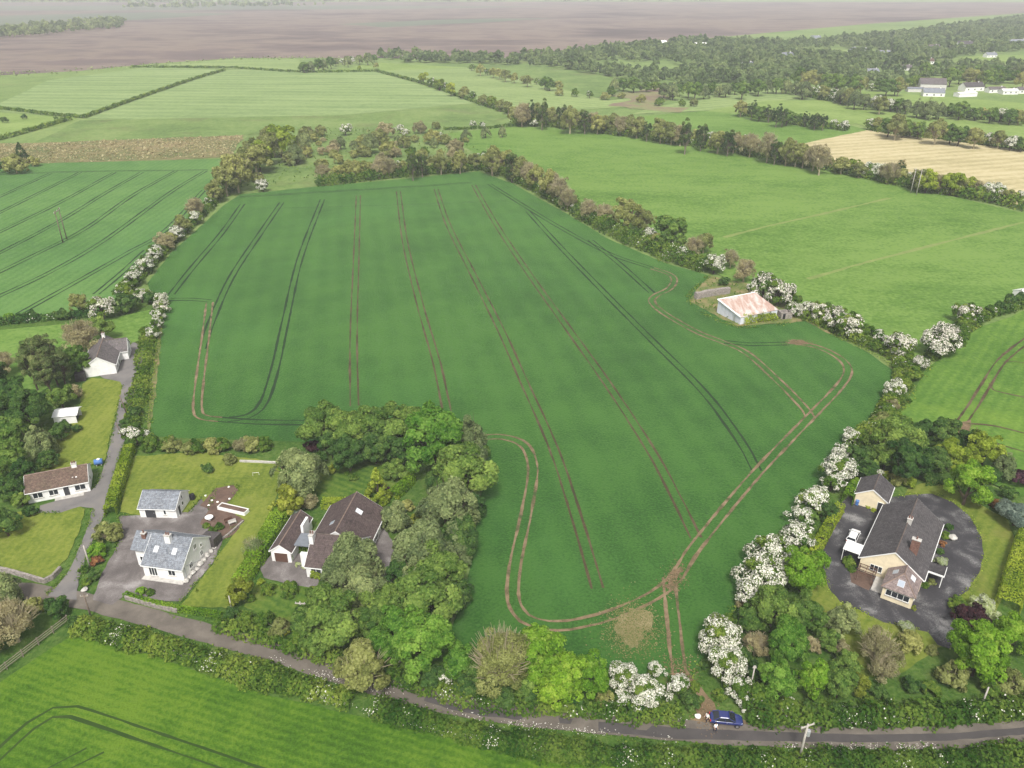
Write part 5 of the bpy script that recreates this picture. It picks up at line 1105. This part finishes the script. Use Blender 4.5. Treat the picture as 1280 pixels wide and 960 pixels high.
dm = MB(); obox(dm, pts[0], du, UP, nrm, 7.2, 8.1, -.2, 1.9, .0, .05); dm.build('door', B_galv, h)
bj = MB()
for k in range(1, 6): obox(bj, pts[0], du, UP, nrm, dv.length * k / 6 - .04, dv.length * k / 6 + .04, -.2, 3.9 - 1.9 * k / 6, .0, .035)
bj.build('sheet_joint', B_galv, h)

def stone_wall(label, line, hgt, th, mat=W_stone, name='stone_wall', cat='wall', seed=2):
    r = random.Random(seed); Ln = smooth_line([at(*p) for p in line], 1.0); mb = MB()
    L0, L1 = [], []
    n = len(Ln)
    for i, p in enumerate(Ln):
        d = (Ln[min(i + 1, n - 1)] - Ln[max(i - 1, 0)]).normalized(); q = Vector((-d.y, d.x, 0)) * th / 2
        z = hgt * (1 + r.uniform(-.07, .07)); L0.append((p - q, p + q, z))
    for i, (a, b, z) in enumerate(L0): mb.v += [(a.x, a.y, -.2), (b.x, b.y, -.2), (b.x, b.y, z), (a.x, a.y, z)]
    for i in range(n - 1):
        k = 4 * i
        for j in range(4): mb.f.append((k + j, k + (j + 1) % 4, k + 4 + (j + 1) % 4, k + 4 + j))
    mb.f += [(0, 3, 2, 1), (4 * n - 4, 4 * n - 3, 4 * n - 2, 4 * n - 1)]
    return tag(mb.build(name, mat), label, cat)
stone_wall('ruined grey stone wall standing in rough grass beside the rusty barn', [(869, 373.5), (885, 370), (911, 366)], 1.9, 1.3)
stone_wall('low grey stone wall edging the bungalow lawn at the road', [(-6, 712), (18, 717), (56, 728), (66, 723), (76, 712)], .75, .45, seed=4)
stone_wall('low front wall of the slate-roofed house beside the road', [(157, 748), (195, 759), (222, 765)], .6, .3, W_stone, seed=5)
stone_wall('stone edging beside the raised bed in the slate house garden', [(262, 684), (286, 668), (304, 652)], .3, .3, seed=6)
stone_wall('pale low kerb wall behind the garden back hedge', [(300, 577), (325, 578), (346, 579)], .35, .4, B_step, seed=7)
a = at(976, 399); h = empty('ruined_hut', a, R(8)); tag(h, 'small roofless stone hut with dark doorway beside the rusty barn', 'ruin')
hm_ = MB()
for (x0, y0, x1, y1) in ((0, 0, 3.4, .4), (0, 2.2, 3.4, 2.6), (0, .4, .4, 2.2), (3.0, .4, 3.4, 2.2)): hm_.box(x0, y0, -.3, x1, y1, 1.9)
hm_.build('wall', W_stone, h); MB().box(.5, -.03, 0, 1.3, -.002, 1.7).build('doorway', B_black, h)  # black panel on the solid wall paints the dark of the opening
plant('hwp', 994, 388, 18, 'pinkish hawthorn growing through the ruined stone hut', 'hawthorns in the hedge past the barn')

# far buildings
def far_house(px, py, w, d, eave, ridge, rz, wall, tile, label, cat='house', axis='x', win=3):
    h = empty('house' if cat == 'house' else 'farm_shed', at(px, py, -.4), R(rz)); tag(h, label, cat)
    ro, rl, ch = gable(h, -w / 2, 0, w, d, eave, ridge, axis, wall, tile, over=.3, fascia=False)
    if cat == 'house':
        ch(w * .3 if axis == 'x' else 0, d / 2, ridge - .8, 1.6, .9, .7, wall, 1)
        for k in range(win): window(h, face('S', w, d, -w / 2, 0), w * (k + .5) / win - .7, .9, 1.4, 1.3, 1, sill=False)
    return h
far_house(1167, 121, 17, 9, 3.2, 6.5, -12, W_white, T_slate, 'far white farmhouse with grey roof facing the meadow'); far_house(1166, 112, 22, 14, 4.5, 9, -12, W_grey, T_grey, 'big grey roofed farm building behind the far white farmhouse', 'farm building')
far_house(1145, 115, 14, 8, 2.6, 3.6, -8, W_grey, T_slate, 'low grey shed beside the far farmhouse', 'farm building'); far_house(1218, 114, 20, 9, 3.6, 7, 14, W_white, T_char, 'far white house with black gable roof among trees')
far_house(1210, 121, 18, 7, 2.8, 3.6, 14, W_white, B_white, 'long pale flat shed in front of the black roofed house', 'farm building'); far_house(1247, 116, 16, 7, 2.8, 4.6, 6, W_white, T_grey, 'far white bungalow east of the black roofed house')
far_house(1263, 118, 14, 7, 2.8, 4.2, 4, W_white, B_white, 'far white bungalow with pale roof at the end of its row'); far_house(1284, 117, 15, 8, 3, 5, 0, W_white, T_grey, 'far grey roofed house at the edge beyond the paddock')
far_house(1069, 67.5, 14, 9, 3.4, 8, 5, W_white, T_slate, 'far white gabled house in the wood, first of its row', axis='y'); far_house(1083, 67.5, 13, 8, 3.2, 7, 5, W_white, T_slate, 'far white gabled house in the wood, middle of its row', axis='y')
far_house(1104, 70, 18, 9, 3.2, 6.5, -6, W_grey, T_slate, 'far slate roofed house in the wood, last of its row'); far_house(1168, 64, 24, 12, 4, 8, 20, W_grey, T_grey, 'grey farmhouse deep in the far wood')
far_house(1207, 60, 22, 9, 4, 9, 3, W_white, T_char, 'far white house with paired gables below the bog'); far_house(1271, 56.5, 40, 12, 4, 8, 5, W_white, T_slate, 'long far white house with grey roof on the upper meadow')
far_house(877, 59, 20, 10, 3, 6, 0, W_white, B_white, 'pale building lost in the middle of the far wood'); far_house(828, 56, 14, 8, 3, 6, 10, W_white, B_white, 'small pale house on the bog side of the wood')
far_house(1001, 111, 9, 5, 2.4, 3.2, 0, W_bluegrey, B_white, 'tiny pale shed at the far paddock hedge', 'farm building'); far_house(1114, 111, 8, 5, 2.4, 3.2, 0, W_bluegrey, T_flat, 'tiny blue grey shed among the smallholding trees', 'farm building')
far_house(1292, 377, 7, 5, 2.4, 3.4, 20, W_white, B_white, 'white shed at the hedge corner of the spring barley', 'farm building')

for (x, y, w, d_, e_, r_, rz, wl, tl, lb) in ((1092, 93, 13, 7, 2.8, 5.5, 10, W_white, T_slate, 'far white cottage among smallholding trees'), (1132, 88, 12, 7, 2.8, 5.2, -10, W_grey, T_grey, 'far grey cottage at the wood clearing'), (985, 72, 14, 8, 3, 6, 8, W_white, T_slate, 'far white house alone mid wood'),
    (1160, 80, 14, 8, 3, 6, 0, W_white, T_brown, 'far brown roofed house above the farm belt'), (935, 84, 12, 7, 3, 5.5, 5, W_white, T_slate, 'far white cottage at the wood fringe'), (1240, 72, 15, 8, 3, 6, 12, W_white, T_slate, 'far white house under the upper meadow'), (1020, 50, 16, 9, 3, 6.5, 0, W_white, T_slate, 'far white house on the bog edge of the wood')):
    far_house(x, y, w, d_, e_, r_, rz, wl, tl, lb)
# ------------------------------------------------------------------ poles, fences, garden things
def pix_y(p):
    d = depth(p); up = (p.y * SP + (p.z - H) * CP); return 480 - up / d * F
def top_height(base, ty):
    lo, hi = 1.0, 30.0
    for _ in range(30):
        m = (lo + hi) / 2
        if pix_y(Vector((base.x, base.y, m))) > ty: lo = m
        else: hi = m
    return lo
def pole(base, ty, label, arm=0, rz=0.0, mat=B_pole, r=.14, transformer=False, group='poles carrying the overhead line', name='utility_pole', lean=0.0):
    b = at(*base); hh = top_height(b, ty); h = empty(name, b, rz); tag(h, label, 'pole', group)
    MB().tube([(0, 0, -.3), (lean * .5, 0, hh * .5), (lean, 0, hh)], [r, r * .85, r * .68], 9).build('post', mat, h, smooth=True)
    if arm:
        MB().box(lean - arm / 2, -.07, hh - .45, lean + arm / 2, .07, hh - .3).build('crossarm', B_timber if mat is B_pole else mat, h)
        for s in (-1, 0, 1):
            x = lean + s * (arm / 2 - .1); MB().lathe(x, 0, [(.03, hh - .3), (.06, hh - .22), (.03, hh - .17), (.06, hh - .1), (.02, hh - .05)], 8).build('insulator', B_step, h)
    if transformer:
        t = MB().lathe(.35, -.05, [(.2, hh - 2.2), (.26, hh - 2.15), (.26, hh - 1.3), (.2, hh - 1.2)], 12).build('transformer', B_galv, h)
        MB().box(.05, -.12, hh - 2.1, .12, .02, hh - 1.3).build('bracket', B_galv, t)
    return b, hh
pole((113.7, 771), 742.8, 'dark timber pole beside the road at the lane mouth', 1.2, R(10), mat=B_pole)
pole((378.5, 775), 752, 'timber pole with crossarm standing in the copse garden', 1.6, R(-5), mat=B_polepale)
bT, hT = pole((999.5, 947), 905, 'bleached pole with grey transformer rising from the roadside hedge', 2.0, R(20), mat=B_polepale, r=.17, transformer=True)
pole((1226, 884), 859, 'bleached pole behind the roadside hedge by the lime green tree', 0, mat=B_polepale)
pole((937, 866), 832, 'thin bleached pole beside the tall white hawthorn', .5, mat=B_polepale, r=.12)
pole((832.5, 876), 856, 'short pole between the white hawthorns at the gateway', 0, mat=B_polepale, r=.10)
pole((158, 516), 494, 'dark pole leaning at the bend of the lane', 0, mat=B_pole, lean=-.5); pole((153, 546), 529, 'dark pole leaning over the lane below the bend', 0, mat=B_pole, lean=-.6)
pole((112.5, 708), 682, 'pole in the flower bed between lane and tarmac yard', 0, mat=B_polepale); pole((290, 764), 744.7, 'pole beside the golden bush at the road', 0, mat=B_polepale, r=.11)
pole((9, 618), 607, 'grey pole among the dark trees west of the bungalow', 0, mat=B_polepale)
def twin(b1, b2, ty, label, mat):
    a, b = at(*b1), at(*b2); hh = top_height(a, ty); rz = math.atan2((b - a).y, (b - a).x); L = (b - a).length
    h = empty('twin_pole_pylon', a, rz); tag(h, label, 'pylon')
    for x in (0, L): MB().tube([(x, 0, -.3), (x, 0, hh)], [.2, .14], 9).build('post', mat, h, smooth=True)
    MB().box(-1.2, -.1, hh - .9, L + 1.2, .1, hh - .7).build('crossarm', B_timber, h)
    for x in (-1.0, L / 2, L + 1.0): MB().lathe(x, 0, [(.05, hh - .7), (.1, hh - .55), (.05, hh - .45), (.1, hh - .3), (.03, hh - .2)], 8).build('insulator', B_step, h)
    return a, b, hh
pa, pb, ph_ = twin((78.7, 302.8), (83.4, 298.4), 263.4, 'twin-pole pylon standing in the pale striped wheat', B_pole)
qa, qb, qh = twin((1138.2, 241), (1145.5, 243), 210, 'twin-pole pylon at the hedge below the stubble', B_polepale)
def cable(p, q, sag, label, rad=.02):
    p, q = Vector(p), Vector(q); pts = []
    for k in range(25):
        t = k / 24; v = p.lerp(q, t); v.z -= sag * 4 * t * (1 - t); pts.append(v)
    tag(MB().tube(pts, [rad] * 25, 4).build('power_cable', B_dark), label, 'cable', 'overhead cables')
cable((pa.x, pa.y, ph_ - .3), (qa.x, qa.y, qh - .3), 4.5, 'upper cable of the two spanning the wheat field between twin-pole pylons', .008); cable((pb.x, pb.y, ph_ - .3), (qb.x, qb.y, qh - .3), 5.2, 'lower cable of the two spanning the wheat field between twin-pole pylons', .008)
c1 = at(1075, 985); c2 = at(1060, 1010)
cable((bT.x + .8, bT.y, hT - .2), (c1.x + 2, c1.y - 8, 5.5), .5, 'cable running from the transformer pole crossarm over the barley', .014); cable((bT.x - .4, bT.y, hT - 1.0), (c2.x, c2.y - 8, 5.0), .5, 'stay cable running from beside the grey transformer over the barley', .014)

fa, fb = at(-12, 852), at(85, 777); d = fb - fa; h = empty('rail_fence', fa, math.atan2(d.y, d.x)); tag(h, 'grey post and rail fence at the barley field corner', 'fence')
n = int(d.length / 2.4)
for k in range(n + 1): MB().box(k * d.length / n - .06, -.06, -.2, k * d.length / n + .06, .06, 1.35).build('post', B_timber, h)
for z in (.35, .75, 1.15): MB().box(-.1, -.11, z, d.length + .1, -.065, z + .14).build('rail', B_timber, h)

# raised bed, tables, tank and oddments in the slate house garden
a, rz, L1 = at_base((272, 637), (306, 645)); h = empty('raised_bed', a, rz); tag(h, 'long white-sided raised bed filled with soil beside the lawn', 'planter')
mb = MB()
for (x0, y0, x1, y1) in ((0, 0, L1, .12), (0, 1.3, L1, 1.42), (0, .12, .12, 1.3), (L1 - .12, .12, L1, 1.3)): mb.box(x0, y0, 0, x1, y1, .7)
mb.build('side_board', B_white, h); MB().box(.13, .13, 0, L1 - .13, 1.29, .58).build('soil', M_brownsoil, h)
def round_table(px, py, r, hgt, mat, label):
    h = empty('garden_table', at(px, py), 0); tag(h, label, 'table')
    MB().lathe(0, 0, [(r * .92, hgt - .05), (r, hgt - .03), (r, hgt), (r * .96, hgt + .02)], 20).build('table_top', mat, h)
    MB().lathe(0, 0, [(.25, 0), (.22, .04), (.05, .08), (.05, hgt - .05)], 10).build('leg', mat, h)
round_table(262, 650, .75, .7, B_white, 'round white garden table on the tarmac by the flower bed'); round_table(369, 645, 1.1, .72, plain_mat('pale_green_paint', (.42, .52, .42)), 'round pale green garden table by the brown-tiled garage')
def bench(px, py, rz, label, mat):
    h = empty('garden_bench', at(px, py), R(rz)); tag(h, label, 'bench')
    MB().box(-.7, -.2, .4, .7, .22, .46).build('seat', mat, h); MB().box(-.7, .22, .46, .7, .28, .9).build('backrest', mat, h)
    for x in (-.6, .55):
        MB().box(x, -.18, 0, x + .06, .2, .39).build('leg', mat, h)
bench(286, 653, 35, 'dark timber bench on the gravel below the raised bed', B_brown); bench(291, 655, 35, 'pale timber bench next to the dark one below the raised bed', B_step)
h = empty('oil_tank', at(124, 581), R(20)); tag(h, 'blue oil tank with white lid at the lawn corner by the lane', 'tank'); blue = plain_mat('blue_plastic', (.07, .17, .42), .5, .4)
tk = MB(); tk.tube([(-.8, 0, .75), (-.75, 0, .75), (.75, 0, .75), (.8, 0, .75)], [.4, .6, .6, .4], 14); tk.build('tank_body', blue, h, smooth=True); MB().lathe(.1, 0, [(.32, 1.33), (.32, 1.42), (.1, 1.5)], 12).build('lid', B_white, h)
for x in (-.5, .4): MB().box(x, -.45, 0, x + .15, .45, .25).build('support', B_step, h)
h = empty('water_butt', at(241, 624), 0); tag(h, 'black round water butt against the white garage gable', 'barrel')
MB().lathe(0, 0, [(.4, 0), (.5, .3), (.5, .8), (.42, 1.1)], 14).build('barrel', B_black, h); MB().lathe(0, 0, [(.44, 1.1), (.44, 1.16), (.1, 1.2)], 14).build('lid', B_black, h)
h = empty('goal_frame', at(320, 594), R(10)); tag(h, 'small white goal frame on the lawn', 'goal')
g = MB(); g.tube([(-.6, 0, 0), (-.6, 0, .6), (.6, 0, .6), (.6, 0, 0)], [.035] * 4, 6); g.build('goal_bar', B_white, h)
h = empty('wheelie_bin', at(1071, 631), R(-30)); tag(h, 'blue wheelie bin at the corner of the cream garage', 'bin')
MB().prism([(-.25, -.3, .08), (.25, -.3, .08), (.25, .3, .08), (-.25, .3, .08)], [(-.3, -.36, 1.0), (.3, -.36, 1.0), (.3, .36, 1.0), (-.3, .36, 1.0)]).build('bin_body', blue, h); MB().prism([(-.32, -.4, 1.0), (.32, -.4, 1.0), (.32, .4, 1.0), (-.32, .4, 1.0)], [(-.3, -.3, 1.08), (.3, -.3, 1.08), (.3, .38, 1.12), (-.3, .38, 1.12)]).build('lid', blue, h)
def rock(px, py, r, label, mat, seed, group=None, name='rock', flat=.65):
    bm = bmesh.new(); bmesh.ops.create_icosphere(bm, subdivisions=3, radius=r); rr = random.Random(seed); ph = [rr.uniform(0, 6) for _ in range(6)]
    for v in bm.verts:
        k = 1 + .16 * math.sin(v.co.x / r * 3 + ph[0]) * math.sin(v.co.y / r * 2.6 + ph[1]) + .1 * math.sin(v.co.z / r * 5 + ph[2]); v.co = v.co * k; v.co.z *= flat
    me = bpy.data.meshes.new(name); bm.to_mesh(me); bm.free(); me.materials.append(mat)
    for p in me.polygons: p.use_smooth = True
    o = link(name, me); o.location = at(px, py) + Vector((0, 0, r * flat * .7)); o.rotation_euler = (0, 0, rr.uniform(0, 6)); tag(o, label, 'rock', group)
M_rock = plain_mat('pale_rock', (.42, .40, .37), .95, .15, var=.35, scale=2); M_wrock = plain_mat('whitewashed_rock', (.80, .79, .75), .8, .2, var=.06)
for k, (x, y, r) in enumerate([(233, 727, .5), (237, 722, .42), (241, 717, .55), (246, 712, .45), (250, 706, .6), (255, 701, .5), (259, 695, .55), (264, 690, .45), (268, 685, .4)]):
    rock(x, y, r, f'pale rock at the foot of the slate house gable, {ORD[k + 1]} from the road', M_rock, k, 'rockery stones along the white gable')
rock(872, 897, .38, 'white painted stone at the grassy edge of the field gateway', M_wrock, 40, flat=.9); rock(1190, 674, .75, 'pale round boulder beside the charcoal roofed house on the driveway', M_rock, 41, flat=.8)
rock(106, 738, .5, 'pale boulder at the corner of lane and road', M_rock, 42)
for k, (x, y) in enumerate([(261, 632), (265, 626), (272, 628), (287, 624), (286, 609), (257, 620)]): rock(x, y, .22, f'small white stone in the brown flower bed, {ORD[k + 1]} of six', M_wrock, 60 + k, 'white stones in the flower bed')

# ------------------------------------------------------------------ cars
def car_paint(name, col):
    m, nt, out = new_mat(name); p = principled(nt, out, col, .22, .6); p.inputs['Coat Weight'].default_value = 1.0; p.inputs['Coat Roughness'].default_value = .04; return m
C_blue = car_paint('dark_blue_paint', (.018, .028, .13)); C_white = car_paint('white_car_paint', (.80, .80, .80)); C_tyre = B_black; C_rim = plain_mat('alloy', (.45, .45, .47), .35, .6, .8, var=.05)
C_lampw = glass_mat('headlamp_glass', (.7, .72, .75)); C_lampr = glass_mat('tail_lamp_glass', (.42, .02, .015)); C_glass = glass_mat('car_glass', (.02, .024, .03)); C_plate = plain_mat('plate', (.75, .72, .5))
def make_car(loc, rz, label, paint, est=False):
    h = empty('parked_car', loc, rz); tag(h, label, 'car')
    Wd, Ln = 1.76, 4.4
    def ring(x, hw, zs, n=3):
        """cross-section: sill, belt, shoulder"""
        return [(x, s * hw * k, z) for s, k, z in ((-1, .86, zs[0]), (-1, 1.0, zs[1]), (-1, .97, zs[2]), (-1, .80, zs[3]), (1, .80, zs[3]), (1, .97, zs[2]), (1, 1.0, zs[1]), (1, .86, zs[0]))]
    S = [(-2.18, .70, (.38, .46, .60, .66)), (-2.10, .80, (.30, .50, .80, .90)), (-1.6, .86, (.24, .55, .88, .98)), (-1.0, .88, (.22, .55, .88, .96)), (0, .88, (.22, .55, .88, .95)), (.8, .88, (.22, .55, .88, .95)), (1.1, .87, (.22, .55, .86, .95)), (1.7, .84, (.24, .52, .80, .86)), (2.1, .74, (.28, .48, .66, .73)), (2.2, .62, (.36, .44, .54, .58))]
    if est: S[0] = (-2.18, .74, (.34, .5, .80, .92)); S[1] = (-2.12, .82, (.28, .52, .88, .99))
    mb = MB(); n = 8
    for (x, hw, zs) in S: mb.v += ring(x, hw, zs)
    for i in range(len(S) - 1):
        for j in range(n): mb.f.append((i * n + j, i * n + (j + 1) % n, (i + 1) * n + (j + 1) % n, (i + 1) * n + j))
    mb.f.append(tuple(range(n))); e = (len(S) - 1) * n; mb.f.append(tuple(e + k for k in range(n)))
    body = mb.build('body', paint, h, smooth=True); ss = body.modifiers.new('round', 'SUBSURF'); ss.levels = 1; ss.render_levels = 2
    # cabin: roof panel on pillars with glass between
    r0, r1 = (-2.0, -1.75) if est else (-1.75, -.95)
    base = [(r0, .80), (1.15, .80)]; top = [(r1, .60), (.25, .62)]; zb, zt = .93, 1.44
    gl = MB().prism([(r0, -.80, zb), (1.15, -.78, zb), (1.15, .78, zb), (r0, .80, zb)], [(r1, -.60, zt - .03), (.25, -.62, zt - .03), (.25, .62, zt - .03), (r1, .60, zt - .03)]).build('window_glass', C_glass, h)
    rf = MB().prism([(r1 - .10, -.65, zt - .06), (.34, -.66, zt - .06), (.34, .66, zt - .06), (r1 - .10, .65, zt - .06)], [(r1 + .1, -.52, zt + .04), (.12, -.52, zt + .04), (.12, .52, zt + .04), (r1 + .1, .52, zt + .04)]).build('roof', paint, h, bevel=.04)
    pl = MB()
    for s in (-1, 1):
        pl.tube([(r0 - .02, s * .81, zb), (r1 - .06, s * .63, zt - .04)], [.07, .05], 6); pl.tube([(1.2, s * .79, zb), (.30, s * .645, zt - .04)], [.05, .04], 6); pl.tube([(-.25, s * .815, zb), (-.28, s * .645, zt - .05)], [.045, .04], 6)
    pl.build('pillar', paint, h)
    for x in (-1.32, 1.36):
        for s in (-1, 1):
            w = MB(); w.tube([(x, s * .72, .31), (x, s * .74, .31), (x, s * .885, .31), (x, s * .9, .31)], [.27, .32, .32, .27], 18); wo = w.build('wheel', C_tyre, h)
            q = MB(); q.tube([(x, s * .88, .31), (x, s * .905, .31)], [.2, .19], 14); q.build('rim', C_rim, wo)
    for s in (-1, 1):
        MB().prism([(1.98, s * .52, .58), (2.14, s * .50, .58), (2.06, s * .70, .58), (1.86, s * .76, .60)], [(1.94, s * .50, .72), (2.08, s * .48, .70), (2.0, s * .68, .72), (1.82, s * .74, .76)]).build('headlight', C_lampw, h)
        MB().box(-2.19, s * .6 - .14, .66, -2.06, s * .6 + .14, .82).build('tail_light', C_lampr, h)
        MB().box(.78, s * .92 - .09, .93, .92, s * .92 + .09, 1.06).build('wing_mirror', paint, h, bevel=.03)
        MB().box(-.1, s * .895 - .012, .82, .08, s * .895 + .012, .86).build('door_handle', C_rim, h)
    MB().box(-2.21, -.26, .50, -2.17, .26, .61).build('number_plate', C_plate, h)
cc = at(907, 902.5); a1, a2 = at(888, 901), at(928, 905); rzc = math.atan2((a2 - a1).y, (a2 - a1).x)
make_car((cc.x, cc.y, .01), rzc, 'dark blue saloon car parked at the field gateway on the roadside', C_blue)
cw = at(1066, 673.5); make_car((cw.x, cw.y, .01), R(55), 'white hatchback parked beside the cream house under its flat canopy', C_white, True)

# ------------------------------------------------------------------ people
SK = plain_mat('skin', (.50, .32, .24), .6, .3, var=.05); TOP = plain_mat('white_cotton', (.80, .80, .79), .9, .1, var=.04); JEAN = plain_mat('dark_denim', (.035, .04, .06), .9, .1); HAIRM = plain_mat('dark_hair', (.035, .024, .018), .7, .2); SHOE = plain_mat('shoe', (.04, .035, .03), .6, .3)
def person(loc, rz, label, bend=0.15, stride=.12):
    h = empty('person', loc, rz); tag(h, label, 'person')
    J, E_, Rr = [], [], []
    def j(p, r, par=None):
        J.append(p); Rr.append(r)
        if par is not None: E_.append((par, len(J) - 1))
        return len(J) - 1
    pel = j((0, 0, .94), .15); wa = j((0, .01, 1.10), .14, pel); chs = j((0, .015, 1.32), .165, wa); nk = j((0, .0, 1.47), .065, chs); hd = j((0, -.02, 1.56), .085, nk); hd2 = j((0, -.03, 1.68), .095, hd)
    nose = j((0, -.12, 1.60), .022, hd)
    for s in (-1, 1):
        hip = j((s * .10, 0, .88), .105, pel); kn = j((s * .11, -stride * s * .5 - .02, .50), .068, hip); an = j((s * .11, -stride * s, .09), .042, kn); j((s * .12, -stride * s - .15, .045), .040, an)
        sh = j((s * .19, .01, 1.40), .065, chs); el = j((s * .25, .02, 1.13), .046, sh); wr = j((s * .22, -bend - .08, .98), .032, el); ha = j((s * .21, -bend - .15, .95), .034, wr)
        for q in range(4): f1 = j((s * .21 + (q - 1.5) * .018, -bend - .20, .94 - .004 * abs(q - 1)), .009, ha); j((s * .21 + (q - 1.5) * .019, -bend - .235 - .006 * (q in (1, 2)), .915), .008, f1)
        t1 = j((s * .21 - s * .035, -bend - .16, .955), .010, ha); j((s * .21 - s * .045, -bend - .195, .945), .009, t1)
    me = bpy.data.meshes.new('body'); me.from_pydata(J, E_, []); ob = link('body', me)
    sk = ob.modifiers.new('skin', 'SKIN'); sv = me.skin_vertices[0].data
    for v, r in zip(sv, Rr): v.radius = (r, r)
    sv[0].use_root = True
    su = ob.modifiers.new('sub', 'SUBSURF'); su.levels = su.render_levels = 2
    bpy.context.view_layer.update(); dg = bpy.context.evaluated_depsgraph_get(); me2 = bpy.data.meshes.new_from_object(ob.evaluated_get(dg)); bpy.data.objects.remove(ob)
    for m in (SK, TOP, JEAN, SHOE): me2.materials.append(m)
    for p in me2.polygons:
        c = p.center; p.use_smooth = True
        p.material_index = 3 if c.z < .10 else 2 if c.z < .97 and abs(c.x) < .2 and c.y > -.3 and not (abs(c.x) > .17 and c.z > .9) else 1 if (c.z < 1.46 and (c.z > 1.14 or abs(c.x) < .17)) else 0
    link('body', me2, h)
    bm = bmesh.new(); bmesh.ops.create_uvsphere(bm, u_segments=14, v_segments=10, radius=.112)
    for v in list(bm.verts):
        if v.co.z < -.02 and v.co.y < .02: v.co *= .8
    m3 = bpy.data.meshes.new('hair'); bm.to_mesh(m3); bm.free(); m3.materials.append(HAIRM); hr = link('hair', m3, h); hr.location = (0, .012, 1.69); hr.scale = (.95, 1.05, .85)
    eyes = MB()
    for s in (-1, 1): eyes.lathe(s * .034, -.118, [(.010, 1.635), (.013, 1.645), (.010, 1.655)], 6)
    eyes.build('eyes', B_black, h)
p1 = at(883, 902); person((p1.x, p1.y, .0), R(-60), 'person in white top and dark trousers standing behind the blue car')
p2 = at(893.5, 915); person((p2.x, p2.y, .0), R(10), 'person in white top standing on the road beside the blue car', .1, .16)
# ------------------------------------------------------------------ air and light
w = bpy.data.worlds.new('World'); scene.world = w; w.use_nodes = True
nt = w.node_tree; nt.nodes.clear()
SUN_EL, SUN_AZ = R(54), R(182)      # azimuth measured clockwise from +Y: light comes from behind the camera, high over the road
sky = nt.nodes.new('ShaderNodeTexSky'); sky.sky_type = 'NISHITA'; sky.sun_disc = False
sky.sun_elevation = SUN_EL; sky.sun_rotation = SUN_AZ; sky.air_density = 1.0; sky.dust_density = 4.0; sky.ozone_density = 1.0
hs = nt.nodes.new('ShaderNodeHueSaturation'); hs.inputs['Saturation'].default_value = 0.12
bg = nt.nodes.new('ShaderNodeBackground'); bg.inputs['Strength'].default_value = 0.09
wo = nt.nodes.new('ShaderNodeOutputWorld')
nt.links.new(sky.outputs[0], hs.inputs['Color']); nt.links.new(hs.outputs[0], bg.inputs['Color']); nt.links.new(bg.outputs[0], wo.inputs['Surface'])
sd = bpy.data.lights.new('sun', 'SUN'); sd.energy = 1.8; sd.angle = R(11); sd.color = (1.0, .955, .88)
so = bpy.data.objects.new('sun', sd); COL.objects.link(so)
dirv = Vector((math.sin(SUN_AZ) * math.cos(SUN_EL), math.cos(SUN_AZ) * math.cos(SUN_EL), math.sin(SUN_EL)))
so.rotation_euler = dirv.to_track_quat('Z', 'Y').to_euler()

hm, hnt, hout = new_mat('haze_air')
pv = N(hnt, 'ShaderNodeVolumePrincipled'); pv.inputs['Color'].default_value = (.93, .95, 1.0, 1); pv.inputs['Density'].default_value = 0.00015
pv.inputs['Anisotropy'].default_value = -0.25
hnt.links.new(pv.outputs[0], hout.inputs['Volume'])
hz = MB().box(-9500, -600, -1.6, 9500, 9500, 94).build('haze', hm); tag(hz, kind='stuff')

scene.view_settings.view_transform = 'Standard'; scene.view_settings.look = 'None'
scene.view_settings.exposure = 1.0; scene.view_settings.gamma = 1.0
scene.render.engine = 'CYCLES'
cy = scene.cycles
cy.max_bounces = 5; cy.diffuse_bounces = 3; cy.glossy_bounces = 2; cy.transmission_bounces = 2; cy.volume_bounces = 0; cy.transparent_max_bounces = 4
cy.use_denoising = True
